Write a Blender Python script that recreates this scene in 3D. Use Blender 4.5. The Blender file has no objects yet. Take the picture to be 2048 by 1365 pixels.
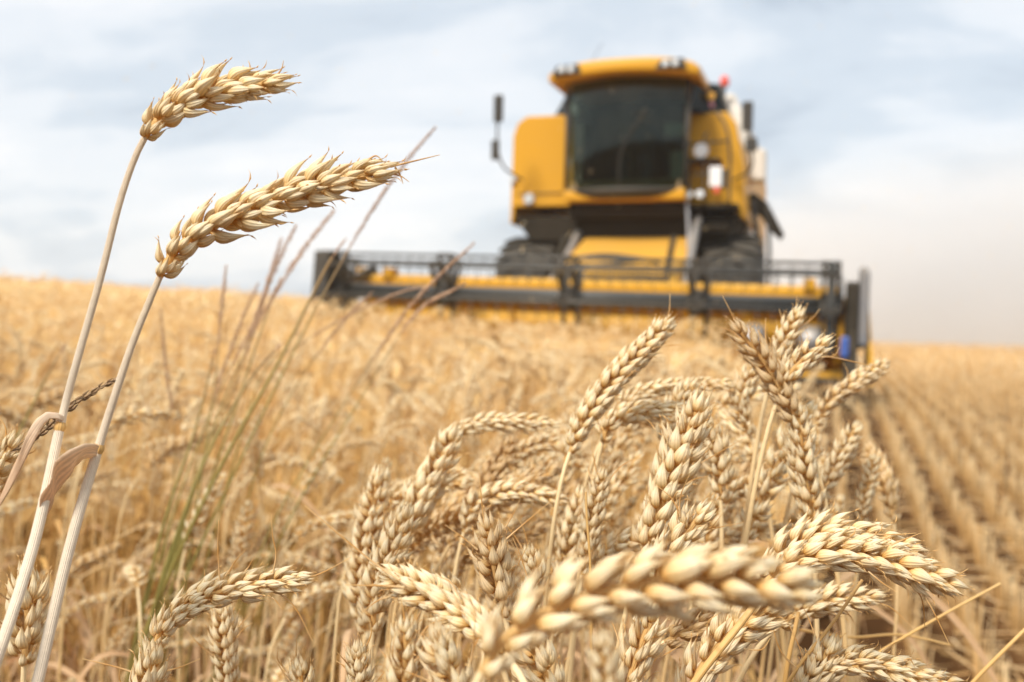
import bpy, math, random
import numpy as np
from mathutils import Vector, Matrix, Euler

# ------------------------------------------------------------------ camera, sky, sun
SC = bpy.context.scene
C = SC.collection
FPX = 35.0 / 36.0 * 2048.0
PITCH = math.radians(-1.222)
EYE = 0.85
cam_d = bpy.data.cameras.new('camera')
cam_d.lens = 35.0
cam_d.sensor_width = 36.0
cam_d.clip_start = 0.02
cam_d.clip_end = 3000.0
cam_d.dof.use_dof = True
cam_d.dof.focus_distance = 0.385
cam_d.dof.aperture_fstop = 9.8
cam_d.dof.aperture_blades = 7
cam = bpy.data.objects.new('camera', cam_d)
C.objects.link(cam)
cam.location = (0, 0, EYE)
cam.rotation_euler = (math.radians(90) + PITCH, 0, 0)
SC.camera = cam
SC.view_settings.view_transform = 'Standard'
SC.view_settings.look = 'None'
SC.view_settings.exposure = 0.44
SC.view_settings.gamma = 1.0
SC.cycles.max_bounces = 10
SC.cycles.diffuse_bounces = 5
SC.cycles.glossy_bounces = 3
SC.cycles.transmission_bounces = 6
SC.cycles.transparent_max_bounces = 12
SC.cycles.volume_bounces = 2
SC.cycles.volume_step_rate = 2.0
SC.cycles.use_denoising = True
SC.cycles.sample_clamp_indirect = 8.0

SUN_EL, SUN_ROT = math.radians(48), math.radians(215)
W = bpy.data.worlds.new('World')
SC.world = W
W.use_nodes = True
nt = W.node_tree
nt.nodes.clear()


def N(t, typ, **kw):
    n = t.nodes.new(typ)
    for k, v in kw.items():
        if k.startswith('i_'):
            n.inputs[k[2:].replace('_', ' ')].default_value = v
        elif k == 'ins':
            for a, b in v.items():
                n.inputs[a].default_value = b
        else:
            setattr(n, k, v)
    return n


def ramp(t, stops, interp='EASE'):
    r = N(t, 'ShaderNodeValToRGB')
    cr = r.color_ramp
    cr.interpolation = interp
    while len(cr.elements) > 1:
        cr.elements.remove(cr.elements[-1])
    for i, (p, c) in enumerate(stops):
        e = cr.elements[0] if i == 0 else cr.elements.new(p)
        e.position = p
        e.color = (*c, 1) if len(c) == 3 else c
    return r


L = nt.links.new
sky = N(nt, 'ShaderNodeTexSky', sky_type='NISHITA', sun_disc=False)
sky.sun_elevation = SUN_EL
sky.sun_rotation = SUN_ROT
sky.dust_density = 2.5
bg1 = N(nt, 'ShaderNodeBackground', ins={'Strength': 0.11})
L(sky.outputs[0], bg1.inputs[0])
tc = N(nt, 'ShaderNodeTexCoord')
sp = N(nt, 'ShaderNodeSeparateXYZ')
L(tc.outputs['Generated'], sp.inputs[0])
zz = N(nt, 'ShaderNodeMath', operation='MAXIMUM', ins={1: 0.0})
L(sp.outputs[2], zz.inputs[0])
za = N(nt, 'ShaderNodeMath', operation='ADD', ins={1: 0.36})
L(zz.outputs[0], za.inputs[0])
dx = N(nt, 'ShaderNodeMath', operation='DIVIDE')
dy = N(nt, 'ShaderNodeMath', operation='DIVIDE')
L(sp.outputs[0], dx.inputs[0]); L(za.outputs[0], dx.inputs[1])
L(sp.outputs[1], dy.inputs[0]); L(za.outputs[0], dy.inputs[1])
cb = N(nt, 'ShaderNodeCombineXYZ')
L(dx.outputs[0], cb.inputs[0]); L(dy.outputs[0], cb.inputs[1])
mp = N(nt, 'ShaderNodeMapping')
mp.inputs['Location'].default_value = (3.05, 2.6, 0)
mp.inputs['Scale'].default_value = (1.0, 1.7, 1)
L(cb.outputs[0], mp.inputs[0])
n1 = N(nt, 'ShaderNodeTexNoise', ins={'Scale': 1.25, 'Detail': 7.0, 'Roughness': 0.52, 'Distortion': 0.5})
L(mp.outputs[0], n1.inputs['Vector'])
n2 = N(nt, 'ShaderNodeTexNoise', ins={'Scale': 2.6, 'Detail': 4.0, 'Roughness': 0.5, 'Distortion': 0.2})
L(mp.outputs[0], n2.inputs['Vector'])
mxn = N(nt, 'ShaderNodeMix', data_type='FLOAT', ins={0: 0.38})
L(n1.outputs[0], mxn.inputs[2]); L(n2.outputs[0], mxn.inputs[3])
cr = ramp(nt, [(0.37, (0.46, 0.53, 0.61)), (0.455, (0.60, 0.67, 0.74)), (0.52, (0.75, 0.79, 0.83)), (0.60, (0.84, 0.855, 0.875))])
L(mxn.outputs[0], cr.inputs[0])
bg2 = N(nt, 'ShaderNodeBackground', ins={'Strength': 1.0})
zs = N(nt, 'ShaderNodeMapRange', ins={1: 0.30, 2: 1.0, 3: 0.92, 4: 1.7})
L(sp.outputs[2], zs.inputs[0]); L(zs.outputs[0], bg2.inputs[1])
L(cr.outputs[0], bg2.inputs[0])
ms = N(nt, 'ShaderNodeMixShader', ins={0: 0.86})
L(bg1.outputs[0], ms.inputs[1]); L(bg2.outputs[0], ms.inputs[2])
wo = N(nt, 'ShaderNodeOutputWorld')
L(ms.outputs[0], wo.inputs[0])

sd = bpy.data.lights.new('sun', 'SUN')
sd.energy = 3.2
sd.angle = math.radians(13)
sd.color = (1.0, 0.95, 0.87)
sun = bpy.data.objects.new('sun', sd)
C.objects.link(sun)
sdir = Vector((math.sin(SUN_ROT) * math.cos(SUN_EL), math.cos(SUN_ROT) * math.cos(SUN_EL), math.sin(SUN_EL)))
sun.rotation_euler = sdir.to_track_quat('Z', 'Y').to_euler()
sun.location = (-5, -8, 12)

# ------------------------------------------------------------------ terrain and helpers
CAMR = np.array(Matrix.Rotation(PITCH, 3, 'X'))


def at(px, py, d):
    """a place in front of the photographer: photo pixel (2048 wide) and distance in metres"""
    v = CAMR @ np.array([(px - 1024) / FPX, 1.0, -(py - 682.5) / FPX])
    return np.array([0, 0, EYE]) + v * d


def G(x, y):
    """ground height"""
    x = np.asarray(x, float); y = np.asarray(y, float)
    t = np.clip(y / 9.0, 0, 1)
    b = 0.25 * t * t * (3 - 2 * t)
    b = b + 0.0060 * np.clip(y - 9, 0, 21) - 0.022 * np.clip(y - 30, 0, 600)
    lat = -0.0540 * x + 0.0240 * (np.sqrt(x * x + 1) - 1)
    lat = lat / (1 + np.abs(x) / 90.0)
    lat = lat * np.clip(y / 2.0, 0, 1)
    return b + lat


ROW = 0.32
Q0 = 0.0
RNORM = math.sqrt(1 + ROW * ROW)


def tag(o, label=None, cat=None, group=None, kind=None):
    if label: o['label'] = label
    if cat: o['category'] = cat
    if group: o['group'] = group
    if kind: o['kind'] = kind
    return o


def mesh_np(name, V, F4=None, F3=None, col=None, mats=(), smooth=True, parent=None):
    """fast mesh from arrays: V (n,3), F4 (m,4) quads, F3 (k,3) triangles, col (n,4) point colours"""
    me = bpy.data.meshes.new(name)
    V = np.asarray(V, np.float32)
    F4 = np.zeros((0, 4), np.int32) if F4 is None else np.asarray(F4, np.int32)
    F3 = np.zeros((0, 3), np.int32) if F3 is None else np.asarray(F3, np.int32)
    me.vertices.add(len(V))
    me.vertices.foreach_set('co', V.ravel())
    nl = F4.size + F3.size
    me.loops.add(nl)
    me.loops.foreach_set('vertex_index', np.concatenate([F4.ravel(), F3.ravel()]))
    npoly = len(F4) + len(F3)
    me.polygons.add(npoly)
    ls = np.concatenate([np.arange(len(F4)) * 4, F4.size + np.arange(len(F3)) * 3]).astype(np.int32)
    me.polygons.foreach_set('loop_start', ls)
    me.polygons.foreach_set('use_smooth', np.full(npoly, smooth))
    if col is not None:
        a = me.attributes.new('tint', 'FLOAT_COLOR', 'POINT')
        a.data.foreach_set('color', np.asarray(col, np.float32).ravel())
    me.update(calc_edges=True)
    me.validate()
    for m in mats: me.materials.append(m)
    o = bpy.data.objects.new(name, me)
    C.objects.link(o)
    if parent is not None: o.parent = parent
    return o


def empty(name, loc):
    o = bpy.data.objects.new(name, None)
    o.empty_display_size = 0.05
    o.location = loc
    C.objects.link(o)
    return o


def new_mat(name):
    m = bpy.data.materials.new(name)
    m.use_nodes = True
    t = m.node_tree
    t.nodes.clear()
    out = N(t, 'ShaderNodeOutputMaterial')
    p = N(t, 'ShaderNodeBsdfPrincipled')
    t.links.new(p.outputs[0], out.inputs[0])
    return m, t, p, out


def straw_mat(name, stops, stripe=26.0, transl=0.22, rough=0.55, var=0.25, warm=(0.80, 0.50, 0.20), bump=0.25, dots=False):
    """dry plant tissue. tint: r along, g random per piece, b random per plant, a around"""
    m, t, p, out = new_mat(name)
    K = t.links.new
    at_ = N(t, 'ShaderNodeAttribute', attribute_name='tint')
    s = N(t, 'ShaderNodeSeparateColor')
    K(at_.outputs['Color'], s.inputs[0])
    cr_ = ramp(t, stops, 'LINEAR')
    K(s.outputs[0], cr_.inputs[0])
    # per piece warm / pale shift
    w = N(t, 'ShaderNodeMix', data_type='RGBA', ins={7: (*warm, 1)})
    f = N(t, 'ShaderNodeMapRange', ins={1: 0.35, 2: 1.0, 3: 0.0, 4: var})
    K(s.outputs[1], f.inputs[0]); K(f.outputs[0], w.inputs[0]); K(cr_.outputs[0], w.inputs[6])
    w2 = N(t, 'ShaderNodeMix', data_type='RGBA', ins={7: (warm[0] * .85, warm[1] * .8, warm[2] * .72, 1)})
    f2 = N(t, 'ShaderNodeMapRange', ins={1: 0.45, 2: 1.0, 3: 0.0, 4: min(1, var * 2.4)})
    K(s.outputs[2], f2.inputs[0]); K(f2.outputs[0], w2.inputs[0]); K(w.outputs[2], w2.inputs[6])
    # fine nerves
    mu = N(t, 'ShaderNodeMath', operation='MULTIPLY', ins={1: stripe})
    K(at_.outputs['Alpha'], mu.inputs[0])
    si = N(t, 'ShaderNodeMath', operation='SINE')
    K(mu.outputs[0], si.inputs[0])
    g = N(t, 'ShaderNodeTexCoord')
    no = N(t, 'ShaderNodeTexNoise', ins={'Scale': 420.0, 'Detail': 3.0})
    K(g.outputs['Object'], no.inputs['Vector'])
    ad = N(t, 'ShaderNodeMath', operation='MULTIPLY_ADD', ins={1: 0.5})
    K(si.outputs[0], ad.inputs[0]); K(no.outputs[0], ad.inputs[2])
    v = N(t, 'ShaderNodeMapRange', ins={1: -0.1, 2: 1.1, 3: 0.82, 4: 1.10})
    K(ad.outputs[0], v.inputs[0])
    hs = N(t, 'ShaderNodeHueSaturation')
    K(v.outputs[0], hs.inputs['Value']); K(w2.outputs[2], hs.inputs['Color'])
    colo = hs.outputs[0]
    if dots:
        n3 = N(t, 'ShaderNodeTexNoise', ins={'Scale': 160.0, 'Detail': 2.0})
        K(g.outputs['Object'], n3.inputs['Vector'])
        r3 = ramp(t, [(0.0, (0, 0, 0)), (0.70, (0, 0, 0)), (0.78, (1, 1, 1))], 'LINEAR')
        K(n3.outputs[0], r3.inputs[0])
        mm = N(t, 'ShaderNodeMix', data_type='RGBA', ins={7: (0.16, 0.09, 0.04, 1)})
        m4 = N(t, 'ShaderNodeMath', operation='MULTIPLY', ins={1: 0.6})
        K(r3.outputs[0], m4.inputs[0]); K(m4.outputs[0], mm.inputs[0]); K(colo, mm.inputs[6])
        colo = mm.outputs[2]
        n5 = N(t, 'ShaderNodeTexNoise', ins={'Scale': 55.0, 'Detail': 4.0}); K(g.outputs['Object'], n5.inputs['Vector'])
        f5 = N(t, 'ShaderNodeMapRange', ins={1: 0.48, 2: 0.72, 3: 0.0, 4: 0.20}); K(n5.outputs[0], f5.inputs[0])
        m5 = N(t, 'ShaderNodeMix', data_type='RGBA', ins={7: (0.56, 0.38, 0.20, 1)}); K(f5.outputs[0], m5.inputs[0]); K(colo, m5.inputs[6])
        colo = m5.outputs[2]
    K(colo, p.inputs['Base Color'])
    p.inputs['Roughness'].default_value = rough
    p.inputs['Specular IOR Level'].default_value = 0.35
    bp = N(t, 'ShaderNodeBump', ins={'Strength': bump, 'Distance': 0.0004})
    K(ad.outputs[0], bp.inputs['Height']); K(bp.outputs[0], p.inputs['Normal'])
    tr = N(t, 'ShaderNodeBsdfTranslucent')
    K(colo, tr.inputs[0])
    mix = N(t, 'ShaderNodeMixShader', ins={0: transl})
    K(p.outputs[0], mix.inputs[1]); K(tr.outputs[0], mix.inputs[2]); K(mix.outputs[0], out.inputs[0])
    return m


M_EAR = straw_mat('ripe_husk', [(0.0, (0.74, 0.38, 0.07)), (0.20, (0.92, 0.68, 0.32)), (0.55, (0.96, 0.84, 0.58)), (0.76, (0.95, 0.76, 0.44)), (0.90, (0.66, 0.34, 0.09)), (1.0, (0.88, 0.61, 0.27))],  # deep orange first stop paints the glow and shade of husk crevices
                  stripe=34, transl=0.30, rough=0.55, var=0.25, bump=0.5, dots=True)
M_STEM = straw_mat('dry_stem', [(0.0, (0.46, 0.23, 0.055)), (0.5, (0.72, 0.43, 0.14)), (1.0, (0.88, 0.68, 0.38))], stripe=40, transl=0.12, rough=0.42, var=0.20)
M_PALE = straw_mat('pale_stem', [(0.0, (0.88, 0.70, 0.50)), (0.6, (0.92, 0.77, 0.58)), (1.0, (0.90, 0.71, 0.49))], stripe=60, transl=0.06, rough=0.36, var=0.10, bump=0.7)
M_LEAF = straw_mat('dry_leaf', [(0.0, (0.74, 0.52, 0.30)), (1.0, (0.62, 0.38, 0.19))], stripe=34, transl=0.35, rough=0.6, var=0.35, warm=(0.62, 0.30, 0.12))
M_FIELD = straw_mat('field_wheat', [(0.0, (0.36, 0.16, 0.03)), (0.40, (0.60, 0.33, 0.08)), (0.62, (0.84, 0.59, 0.26)), (0.8, (0.93, 0.78, 0.50)), (1.0, (0.95, 0.83, 0.58))], stripe=12, transl=0.18, rough=0.6, var=0.5, bump=0.0)  # low stops: brown dead leaves, darkened further to paint shaded depth
M_GREEN = straw_mat('green_grass', [(0.0, (0.26, 0.18, 0.05)), (0.45, (0.31, 0.27, 0.07)), (0.75, (0.46, 0.36, 0.13)), (1.0, (0.50, 0.33, 0.17))], stripe=20, transl=0.3, rough=0.5, var=0.3, warm=(0.45, 0.28, 0.07))
M_SEED = straw_mat('grass_seed_head', [(0.0, (0.68, 0.44, 0.26)), (1.0, (0.80, 0.58, 0.42))], stripe=18, transl=0.3, rough=0.7, var=0.4, warm=(0.38, 0.20, 0.09))
M_DARKSEED = straw_mat('weathered_spike', [(0.0, (0.20, 0.12, 0.06)), (0.5, (0.30, 0.18, 0.09)), (1.0, (0.16, 0.09, 0.04))], stripe=18, transl=0.1, rough=0.7, var=0.5, warm=(0.42, 0.28, 0.14))


# ------------------------------------------------------------------ plant geometry
def spline(P, n):
    P = np.asarray(P, float)
    if len(P) == 2:
        t = np.linspace(0, 1, n)[:, None]
        return P[0] * (1 - t) + P[1] * t
    Q = np.vstack([2 * P[0] - P[1], P, 2 * P[-1] - P[-2]])
    out = []
    m = len(P) - 1
    for u in np.linspace(0, m, 40 * m + 1):
        i = min(int(u), m - 1); t = u - i
        a, b, c, d = Q[i], Q[i + 1], Q[i + 2], Q[i + 3]
        out.append(0.5 * ((2 * b) + (c - a) * t + (2 * a - 5 * b + 4 * c - d) * t * t + (3 * b - a - 3 * c + d) * t ** 3))
    out = np.array(out)
    s = np.concatenate([[0], np.cumsum(np.linalg.norm(np.diff(out, axis=0), axis=1))])
    u = np.linspace(0, s[-1], n)
    return np.stack([np.interp(u, s, out[:, k]) for k in range(3)], 1)


def frames(P, side):
    T = np.gradient(P, axis=0)
    T /= np.linalg.norm(T, axis=1)[:, None] + 1e-12
    S = np.zeros_like(P)
    s = np.array(side, float)
    for i in range(len(P)):
        s = s - T[i] * np.dot(s, T[i])
        s /= np.linalg.norm(s) + 1e-12
        S[i] = s
    return T, S, np.cross(T, S)


def grid_faces(nr, ns, closed=True):
    i = np.arange(nr - 1)[:, None]; j = np.arange(ns if closed else ns - 1)[None, :]
    a = i * ns + j; b = i * ns + (j + 1) % ns
    return np.stack([a, b, b + ns, a + ns], -1).reshape(-1, 4)


def husk_template(nr, ns, hook, tip, fat=1.0, awn=False, wide=1.0):
    """a boat-shaped husk of unit length along z, keel to +x"""
    v = np.linspace(0, 1, nr)
    r = np.sin(np.pi * np.clip(v, 0, 1) ** 0.62) ** 0.95 * (1 - .50 * v ** 2)
    r = np.maximum(r, 0.0) + 0.04 * (1 - v)
    r[0] = 0.32
    r[-1] = 0.035
    th = np.linspace(0, 2 * np.pi, ns, endpoint=False)
    cx, sy = np.cos(th), np.sin(th)
    kee = 1 + 0.30 * np.clip(cx, 0, 1) ** 6
    if ns >= 12: kee = kee * (1 + .035 * np.cos(6 * th))
    V = np.zeros((nr, ns, 3))
    V[:, :, 0] = r[:, None] * np.where(cx > 0, 0.145, 0.070)[None] * (cx * kee)[None] * fat
    V[:, :, 1] = r[:, None] * 0.160 * sy[None] * fat * wide
    V[:, :, 0] += (0.10 * np.sin(np.pi * v ** 0.9))[:, None] + (hook * np.clip(v - 0.66, 0, 1) ** 2 * 5)[:, None]
    V[:, :, 2] = v[:, None]
    A = np.zeros((nr, ns, 2))
    A[:, :, 0] = v[:, None] * 0.92
    A[:, :, 1] = (np.abs(np.where(th > np.pi, 2 * np.pi - th, th)) / np.pi)[None]
    if tip > 0:
        k = 3
        ext = np.zeros((k, ns, 3)); ea = np.zeros((k, ns, 2))
        base = V[-1].mean(0)
        for q in range(k):
            f = (q + 1) / k
            rr = 0.028 * (1 - f) + 0.004
            ext[q, :, 0] = base[0] + rr * cx + hook * 2.2 * tip * f * f + hook * 1.5 * tip * f
            ext[q, :, 1] = rr * sy
            ext[q, :, 2] = 1 + .75 * tip * f * (1 - 0.35 * abs(hook) * 8 * f)
            ea[q, :, 0] = 0.92 + 0.08 * f
        V = np.concatenate([V, ext]); A = np.concatenate([A, ea])
        nr += k
    return V.reshape(-1, 3), grid_faces(nr, ns), A.reshape(-1, 2)


_R = np.random.RandomState(5)
HUSK_HI = [husk_template(11, 12, h, t * 1.15, f * 1.04) for h, t, f in [(0.02, .20, 1), (-.03, .15, 1.05), (0.07, .30, .95), (-.05, .28, .9), (0.03, .12, 1.1), (0.12, .45, .9), (.05, .18, .8), (.09, .2, .95)]]
GLUME_HI = [husk_template(11, 14, h, t, f, False, w) for h, t, f, w in [(0.04, .22, .86, 1.34), (0.0, .18, .9, 1.42), (.08, .30, .82, 1.28), (.05, .42, .84, 1.32)]]
HUSK_MD = [husk_template(6, 6, h, t, f) for h, t, f in [(0.02, .2, 1), (-.05, .25, 1), (0.05, .35, 1)]]
HUSK_LO = [husk_template(5, 4, h, 0, 1.1) for h in (0.03, -.04)]
HUSK_XL = [husk_template(4, 3, 0.03, 0, 1.9)]


def tube_arr(P, R, ns, side=(1, 0, 0.1), a0=0.0, a1=1.0, g=0.5, b=0.5, flat=1.0):
    P = np.asarray(P, float)
    T, S, Nn = frames(P, side)
    th = np.linspace(0, 2 * np.pi, ns, endpoint=False)
    R = np.broadcast_to(np.asarray(R, float), (len(P),))
    V = P[:, None] + R[:, None, None] * (np.cos(th)[None, :, None] * S[:, None] + flat * np.sin(th)[None, :, None] * Nn[:, None])
    col = np.zeros((len(P), ns, 4))
    col[:, :, 0] = np.linspace(a0, a1, len(P))[:, None]
    col[:, :, 1] = g; col[:, :, 2] = b
    col[:, :, 3] = (np.where(th > np.pi, 2 * np.pi - th, th) / np.pi)[None]
    return V.reshape(-1, 3), grid_faces(len(P), ns), col.reshape(-1, 4)


def merge(parts):
    V, F, K, off = [], [], [], 0
    for v, f, c in parts:
        V.append(v); F.append(f + off); K.append(c); off += len(v)
    return np.concatenate(V), np.concatenate(F), np.concatenate(K)


def ear_arr(P, side, rng, scale=1.0, husks=None, step=0.0036, kinds=5, tone=0.3, open_=1.0, glumes=None):
    """an ear of wheat along the curve P; ranks of spikelets alternate along side"""
    husks = husks or HUSK_HI
    P = np.asarray(P, float)
    Lr = np.linalg.norm(np.diff(P, axis=0), axis=1).sum()
    n = max(6, int(Lr / (step * scale)))
    D = spline(P, n * 3)
    T, S, Nn = frames(D, side)
    parts = []
    rach = tube_arr(D, 0.0011 * scale, 5, side, 0.1, 0.1, .6, tone)
    parts.append(rach)
    fans = {5: (-64, -42, -15, 15, 42, 64), 3: (-45, 0, 45), 4: (-50, -17, 17, 50), 2: (-28, 28), 1: (0,)}[kinds]
    for i in range(n):
        k = min(int((i + 0.1) * 3), len(D) - 1)
        u = i / (n - 1)
        e = scale * np.interp(u, [0, .08, .3, .7, .92, 1], [.62, .82, 1.0, 1.0, .82, .72]) * rng.uniform(.92, 1.08)
        sg = 1 if i % 2 else -1
        tw = rng.normal(0, 7)
        for q, ph in enumerate(fans):
            if rng.uniform() < .05: continue
            f = math.radians(ph + tw + rng.normal(0, 6))
            out = sg * S[k] * math.cos(f) + Nn[k] * math.sin(f)
            outer = abs(ph) > 44
            al = math.radians((34 if not outer else 28) * open_ + rng.normal(0, 8) + (6 if u < .1 else 0) - (10 * max(0, u - .85) / .15))
            Dv = T[k] * math.cos(al) + out * math.sin(al)
            X = out - Dv * np.dot(out, Dv); X /= np.linalg.norm(X)
            Y = np.cross(Dv, X)
            ln = e * 0.0106 * (0.84 if outer else 1.0) * rng.uniform(.86, 1.12)
            gl = outer and glumes is not None
            hv, hf, ha = glumes[rng.randint(len(glumes))] if gl else husks[rng.randint(len(husks))]
            if gl:
                f = math.radians(ph * 1.16 + tw + rng.normal(0, 4))
                out = sg * S[k] * math.cos(f) + Nn[k] * math.sin(f)
                al = math.radians(19 * open_ + rng.normal(0, 4))
                Dv = T[k] * math.cos(al) + out * math.sin(al) + sg * S[k] * .12
                Dv /= np.linalg.norm(Dv)
                X = out - Dv * np.dot(out, Dv); X /= np.linalg.norm(X); Y = np.cross(Dv, X)
                ln *= 1.12
            wd = rng.uniform(.92, 1.12) * (1.1 if outer else 1.0)
            base = D[k] + out * (0.0022 if gl else 0.0010) * e + (sg * S[k] * .0003 * e if gl else 0) + sg * S[k] * 0.0004 * e + T[k] * e * (0.0 if outer else (0.0010 if abs(ph) > 20 else 0.0028))
            v = base + ln * (hv[:, :1] * X * wd + hv[:, 1:2] * Y * wd + hv[:, 2:3] * Dv)
            c = np.zeros((len(hv), 4)); c[:, 0] = ha[:, 0]; c[:, 3] = ha[:, 1]
            c[:, 1] = rng.uniform(); c[:, 2] = tone
            parts.append((v, hf, c))
    # crowning spikelet
    for q in range(4 if kinds > 2 else 2):
        f = q * math.pi / 2 + rng.uniform(0, .6)
        out = S[-1] * math.cos(f) + Nn[-1] * math.sin(f)
        al = math.radians(rng.uniform(6, 14))
        Dv = T[-1] * math.cos(al) + out * math.sin(al)
        X = out - Dv * np.dot(out, Dv); X /= np.linalg.norm(X); Y = np.cross(Dv, X)
        hv, hf, ha = husks[rng.randint(len(husks))]
        v = D[-1] + scale * .0085 * (hv[:, :1] * X + hv[:, 1:2] * Y + hv[:, 2:3] * Dv)
        c = np.zeros((len(hv), 4)); c[:, 0] = ha[:, 0]; c[:, 3] = ha[:, 1]; c[:, 1] = rng.uniform(); c[:, 2] = tone
        parts.append((v, hf, c))
    return merge(parts)


def leaf_arr(P, width, side, rng, fold=0.5, ns=7, tone=.5, twist=0.0):
    """a dry folded blade along P"""
    P = spline(P, 22)
    T, S, Nn = frames(P, side)
    u = np.linspace(0, 1, 22)
    w = width * np.clip(np.minimum(u / .12, 1) * 0.55 + .45, 0, 1) * (1 - u ** 2.2) + 0.0002
    V = np.zeros((22, ns, 3)); K = np.zeros((22, ns, 4))
    for j in range(ns):
        x = (j / (ns - 1) - .5) * 2
        a = twist * u + 0.25 * np.sin(u * 7 + j) * 0.3
        xx = x * w / 2 * math.cos(fold)
        zz_ = abs(x) * w / 2 * math.sin(fold) + w * 0.05 * np.sin(u * 17 + j * 1.3)
        dirx = S * np.cos(a)[:, None] + Nn * np.sin(a)[:, None]
        dirz = -S * np.sin(a)[:, None] + Nn * np.cos(a)[:, None]
        V[:, j] = P + dirx * xx[:, None] + dirz * zz_[:, None]
        K[:, j, 0] = u; K[:, j, 1] = .5; K[:, j, 2] = tone; K[:, j, 3] = j / (ns - 1)
    return V.reshape(-1, 3), grid_faces(22, ns, False), K.reshape(-1, 4)


def hermite(a, ta, b, tb, n):
    t = np.linspace(0, 1, n)[:, None]
    return (2 * t ** 3 - 3 * t ** 2 + 1) * a + (t ** 3 - 2 * t ** 2 + t) * ta + (-2 * t ** 3 + 3 * t ** 2) * b + (t ** 3 - t ** 2) * tb


def solidify(o, th):
    m = o.modifiers.new('thickness', 'SOLIDIFY'); m.thickness = th; m.offset = 0
    return o


# ------------------------------------------------------------------ ground
def edge_x(y):
    """the edge of the standing crop"""
    return np.where(np.asarray(y) < 9.5, np.interp(y, [-2, 0, 1.5, 3.0, 5.5, 8.2, 9.5], [Q0 - .64, Q0, .47, .93, 1.38, 1.66, 1.82]), 1.82 + ROW * (np.asarray(y) - 9.5))


def is_wheat(x, y):
    q = x - ROW * y
    ly = (x - 0.485) * 0.305 + (y - 8.72) * 0.952
    return (x < edge_x(y)) & ~((ly > 0.55) & (q > -4.95))


def ground():
    def axis(n, r, k):
        u = np.linspace(-1, 1, n)
        return np.sinh(u * k) / math.sinh(k) * r
    xs = axis(161, 900, 7.5)
    ys = axis(161, 900, 7.5)
    X, Y = np.meshgrid(xs, ys)
    Z = G(X, Y)
    r = np.random.RandomState(2)
    Z = Z + r.normal(0, .006, Z.shape) * (np.hypot(X, Y) < 60)
    V = np.stack([X, Y, Z], -1).reshape(-1, 3)
    m, t, p, out = new_mat('field_soil')
    K = t.links.new
    tc_ = N(t, 'ShaderNodeTexCoord')
    s = N(t, 'ShaderNodeSeparateXYZ'); K(tc_.outputs['Object'], s.inputs[0])
    q = N(t, 'ShaderNodeMath', operation='MULTIPLY_ADD', ins={1: -ROW}); K(s.outputs[1], q.inputs[0]); K(s.outputs[0], q.inputs[2])
    qs = N(t, 'ShaderNodeMath', operation='MULTIPLY', ins={1: 2 * math.pi / (0.145 * RNORM)}); K(q.outputs[0], qs.inputs[0])
    si = N(t, 'ShaderNodeMath', operation='SINE'); K(qs.outputs[0], si.inputs[0])
    n = N(t, 'ShaderNodeTexNoise', ins={'Scale': 9.0, 'Detail': 8.0, 'Roughness': 0.65}); K(tc_.outputs['Object'], n.inputs['Vector'])
    n2_ = N(t, 'ShaderNodeTexNoise', ins={'Scale': 0.35, 'Detail': 3.0}); K(tc_.outputs['Object'], n2_.inputs['Vector'])
    a = N(t, 'ShaderNodeMath', operation='MULTIPLY_ADD', ins={1: 0.10}); K(si.outputs[0], a.inputs[0]); K(n.outputs[0], a.inputs[2])
    a2 = N(t, 'ShaderNodeMath', operation='MULTIPLY_ADD', ins={1: 0.35}); K(n2_.outputs[0], a2.inputs[0]); K(a.outputs[0], a2.inputs[2])
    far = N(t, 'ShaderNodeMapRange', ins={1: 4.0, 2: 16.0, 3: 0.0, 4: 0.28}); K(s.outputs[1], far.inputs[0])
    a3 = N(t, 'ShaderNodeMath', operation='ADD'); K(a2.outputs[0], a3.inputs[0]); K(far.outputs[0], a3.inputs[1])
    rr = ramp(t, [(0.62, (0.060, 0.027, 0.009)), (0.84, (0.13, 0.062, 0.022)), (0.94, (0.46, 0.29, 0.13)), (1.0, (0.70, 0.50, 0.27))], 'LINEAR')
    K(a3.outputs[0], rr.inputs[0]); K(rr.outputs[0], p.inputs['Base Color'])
    p.inputs['Roughness'].default_value = 0.95
    p.inputs['Specular IOR Level'].default_value = 0.05
    b = N(t, 'ShaderNodeBump', ins={'Strength': 0.6, 'Distance': 0.02}); K(n.outputs[0], b.inputs['Height']); K(b.outputs[0], p.inputs['Normal'])
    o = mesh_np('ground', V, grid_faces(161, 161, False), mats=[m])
    tag(o, 'dry brown soil littered with pale straw', 'ground', kind='structure')


ground()


def instance_np(templates, idx, pos, rot, scl, tints, lean=None):
    """copies of template meshes joined in one mesh (for stuff only)"""
    Vs, Fs, Ks, off = [], [], [], 0
    for k, (tv, tf, tk) in enumerate(templates):
        sel = np.where(idx == k)[0]
        if not len(sel): continue
        c, s = np.cos(rot[sel]), np.sin(rot[sel])
        sc = scl[sel]
        x = tv[None, :, 0] * sc[:, None, 0]; y = tv[None, :, 1] * sc[:, None, 0]; z = tv[None, :, 2] * sc[:, None, 1]
        V = np.stack([x * c[:, None] - y * s[:, None], x * s[:, None] + y * c[:, None], z], -1) + pos[sel][:, None]
        K = np.repeat(tk[None], len(sel), 0).copy()
        K[:, :, 1] = (K[:, :, 1] * 0.4 + tints[sel, 0][:, None] * 0.6)
        K[:, :, 2] = tints[sel, 1][:, None]
        nv = len(tv)
        F = tf[None] + (np.arange(len(sel)) * nv)[:, None, None] + off
        Vs.append(V.reshape(-1, 3)); Fs.append(F.reshape(-1, 4)); Ks.append(K.reshape(-1, 4))
        off += nv * len(sel)
    return np.concatenate(Vs), np.concatenate(Fs), np.concatenate(Ks)


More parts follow.
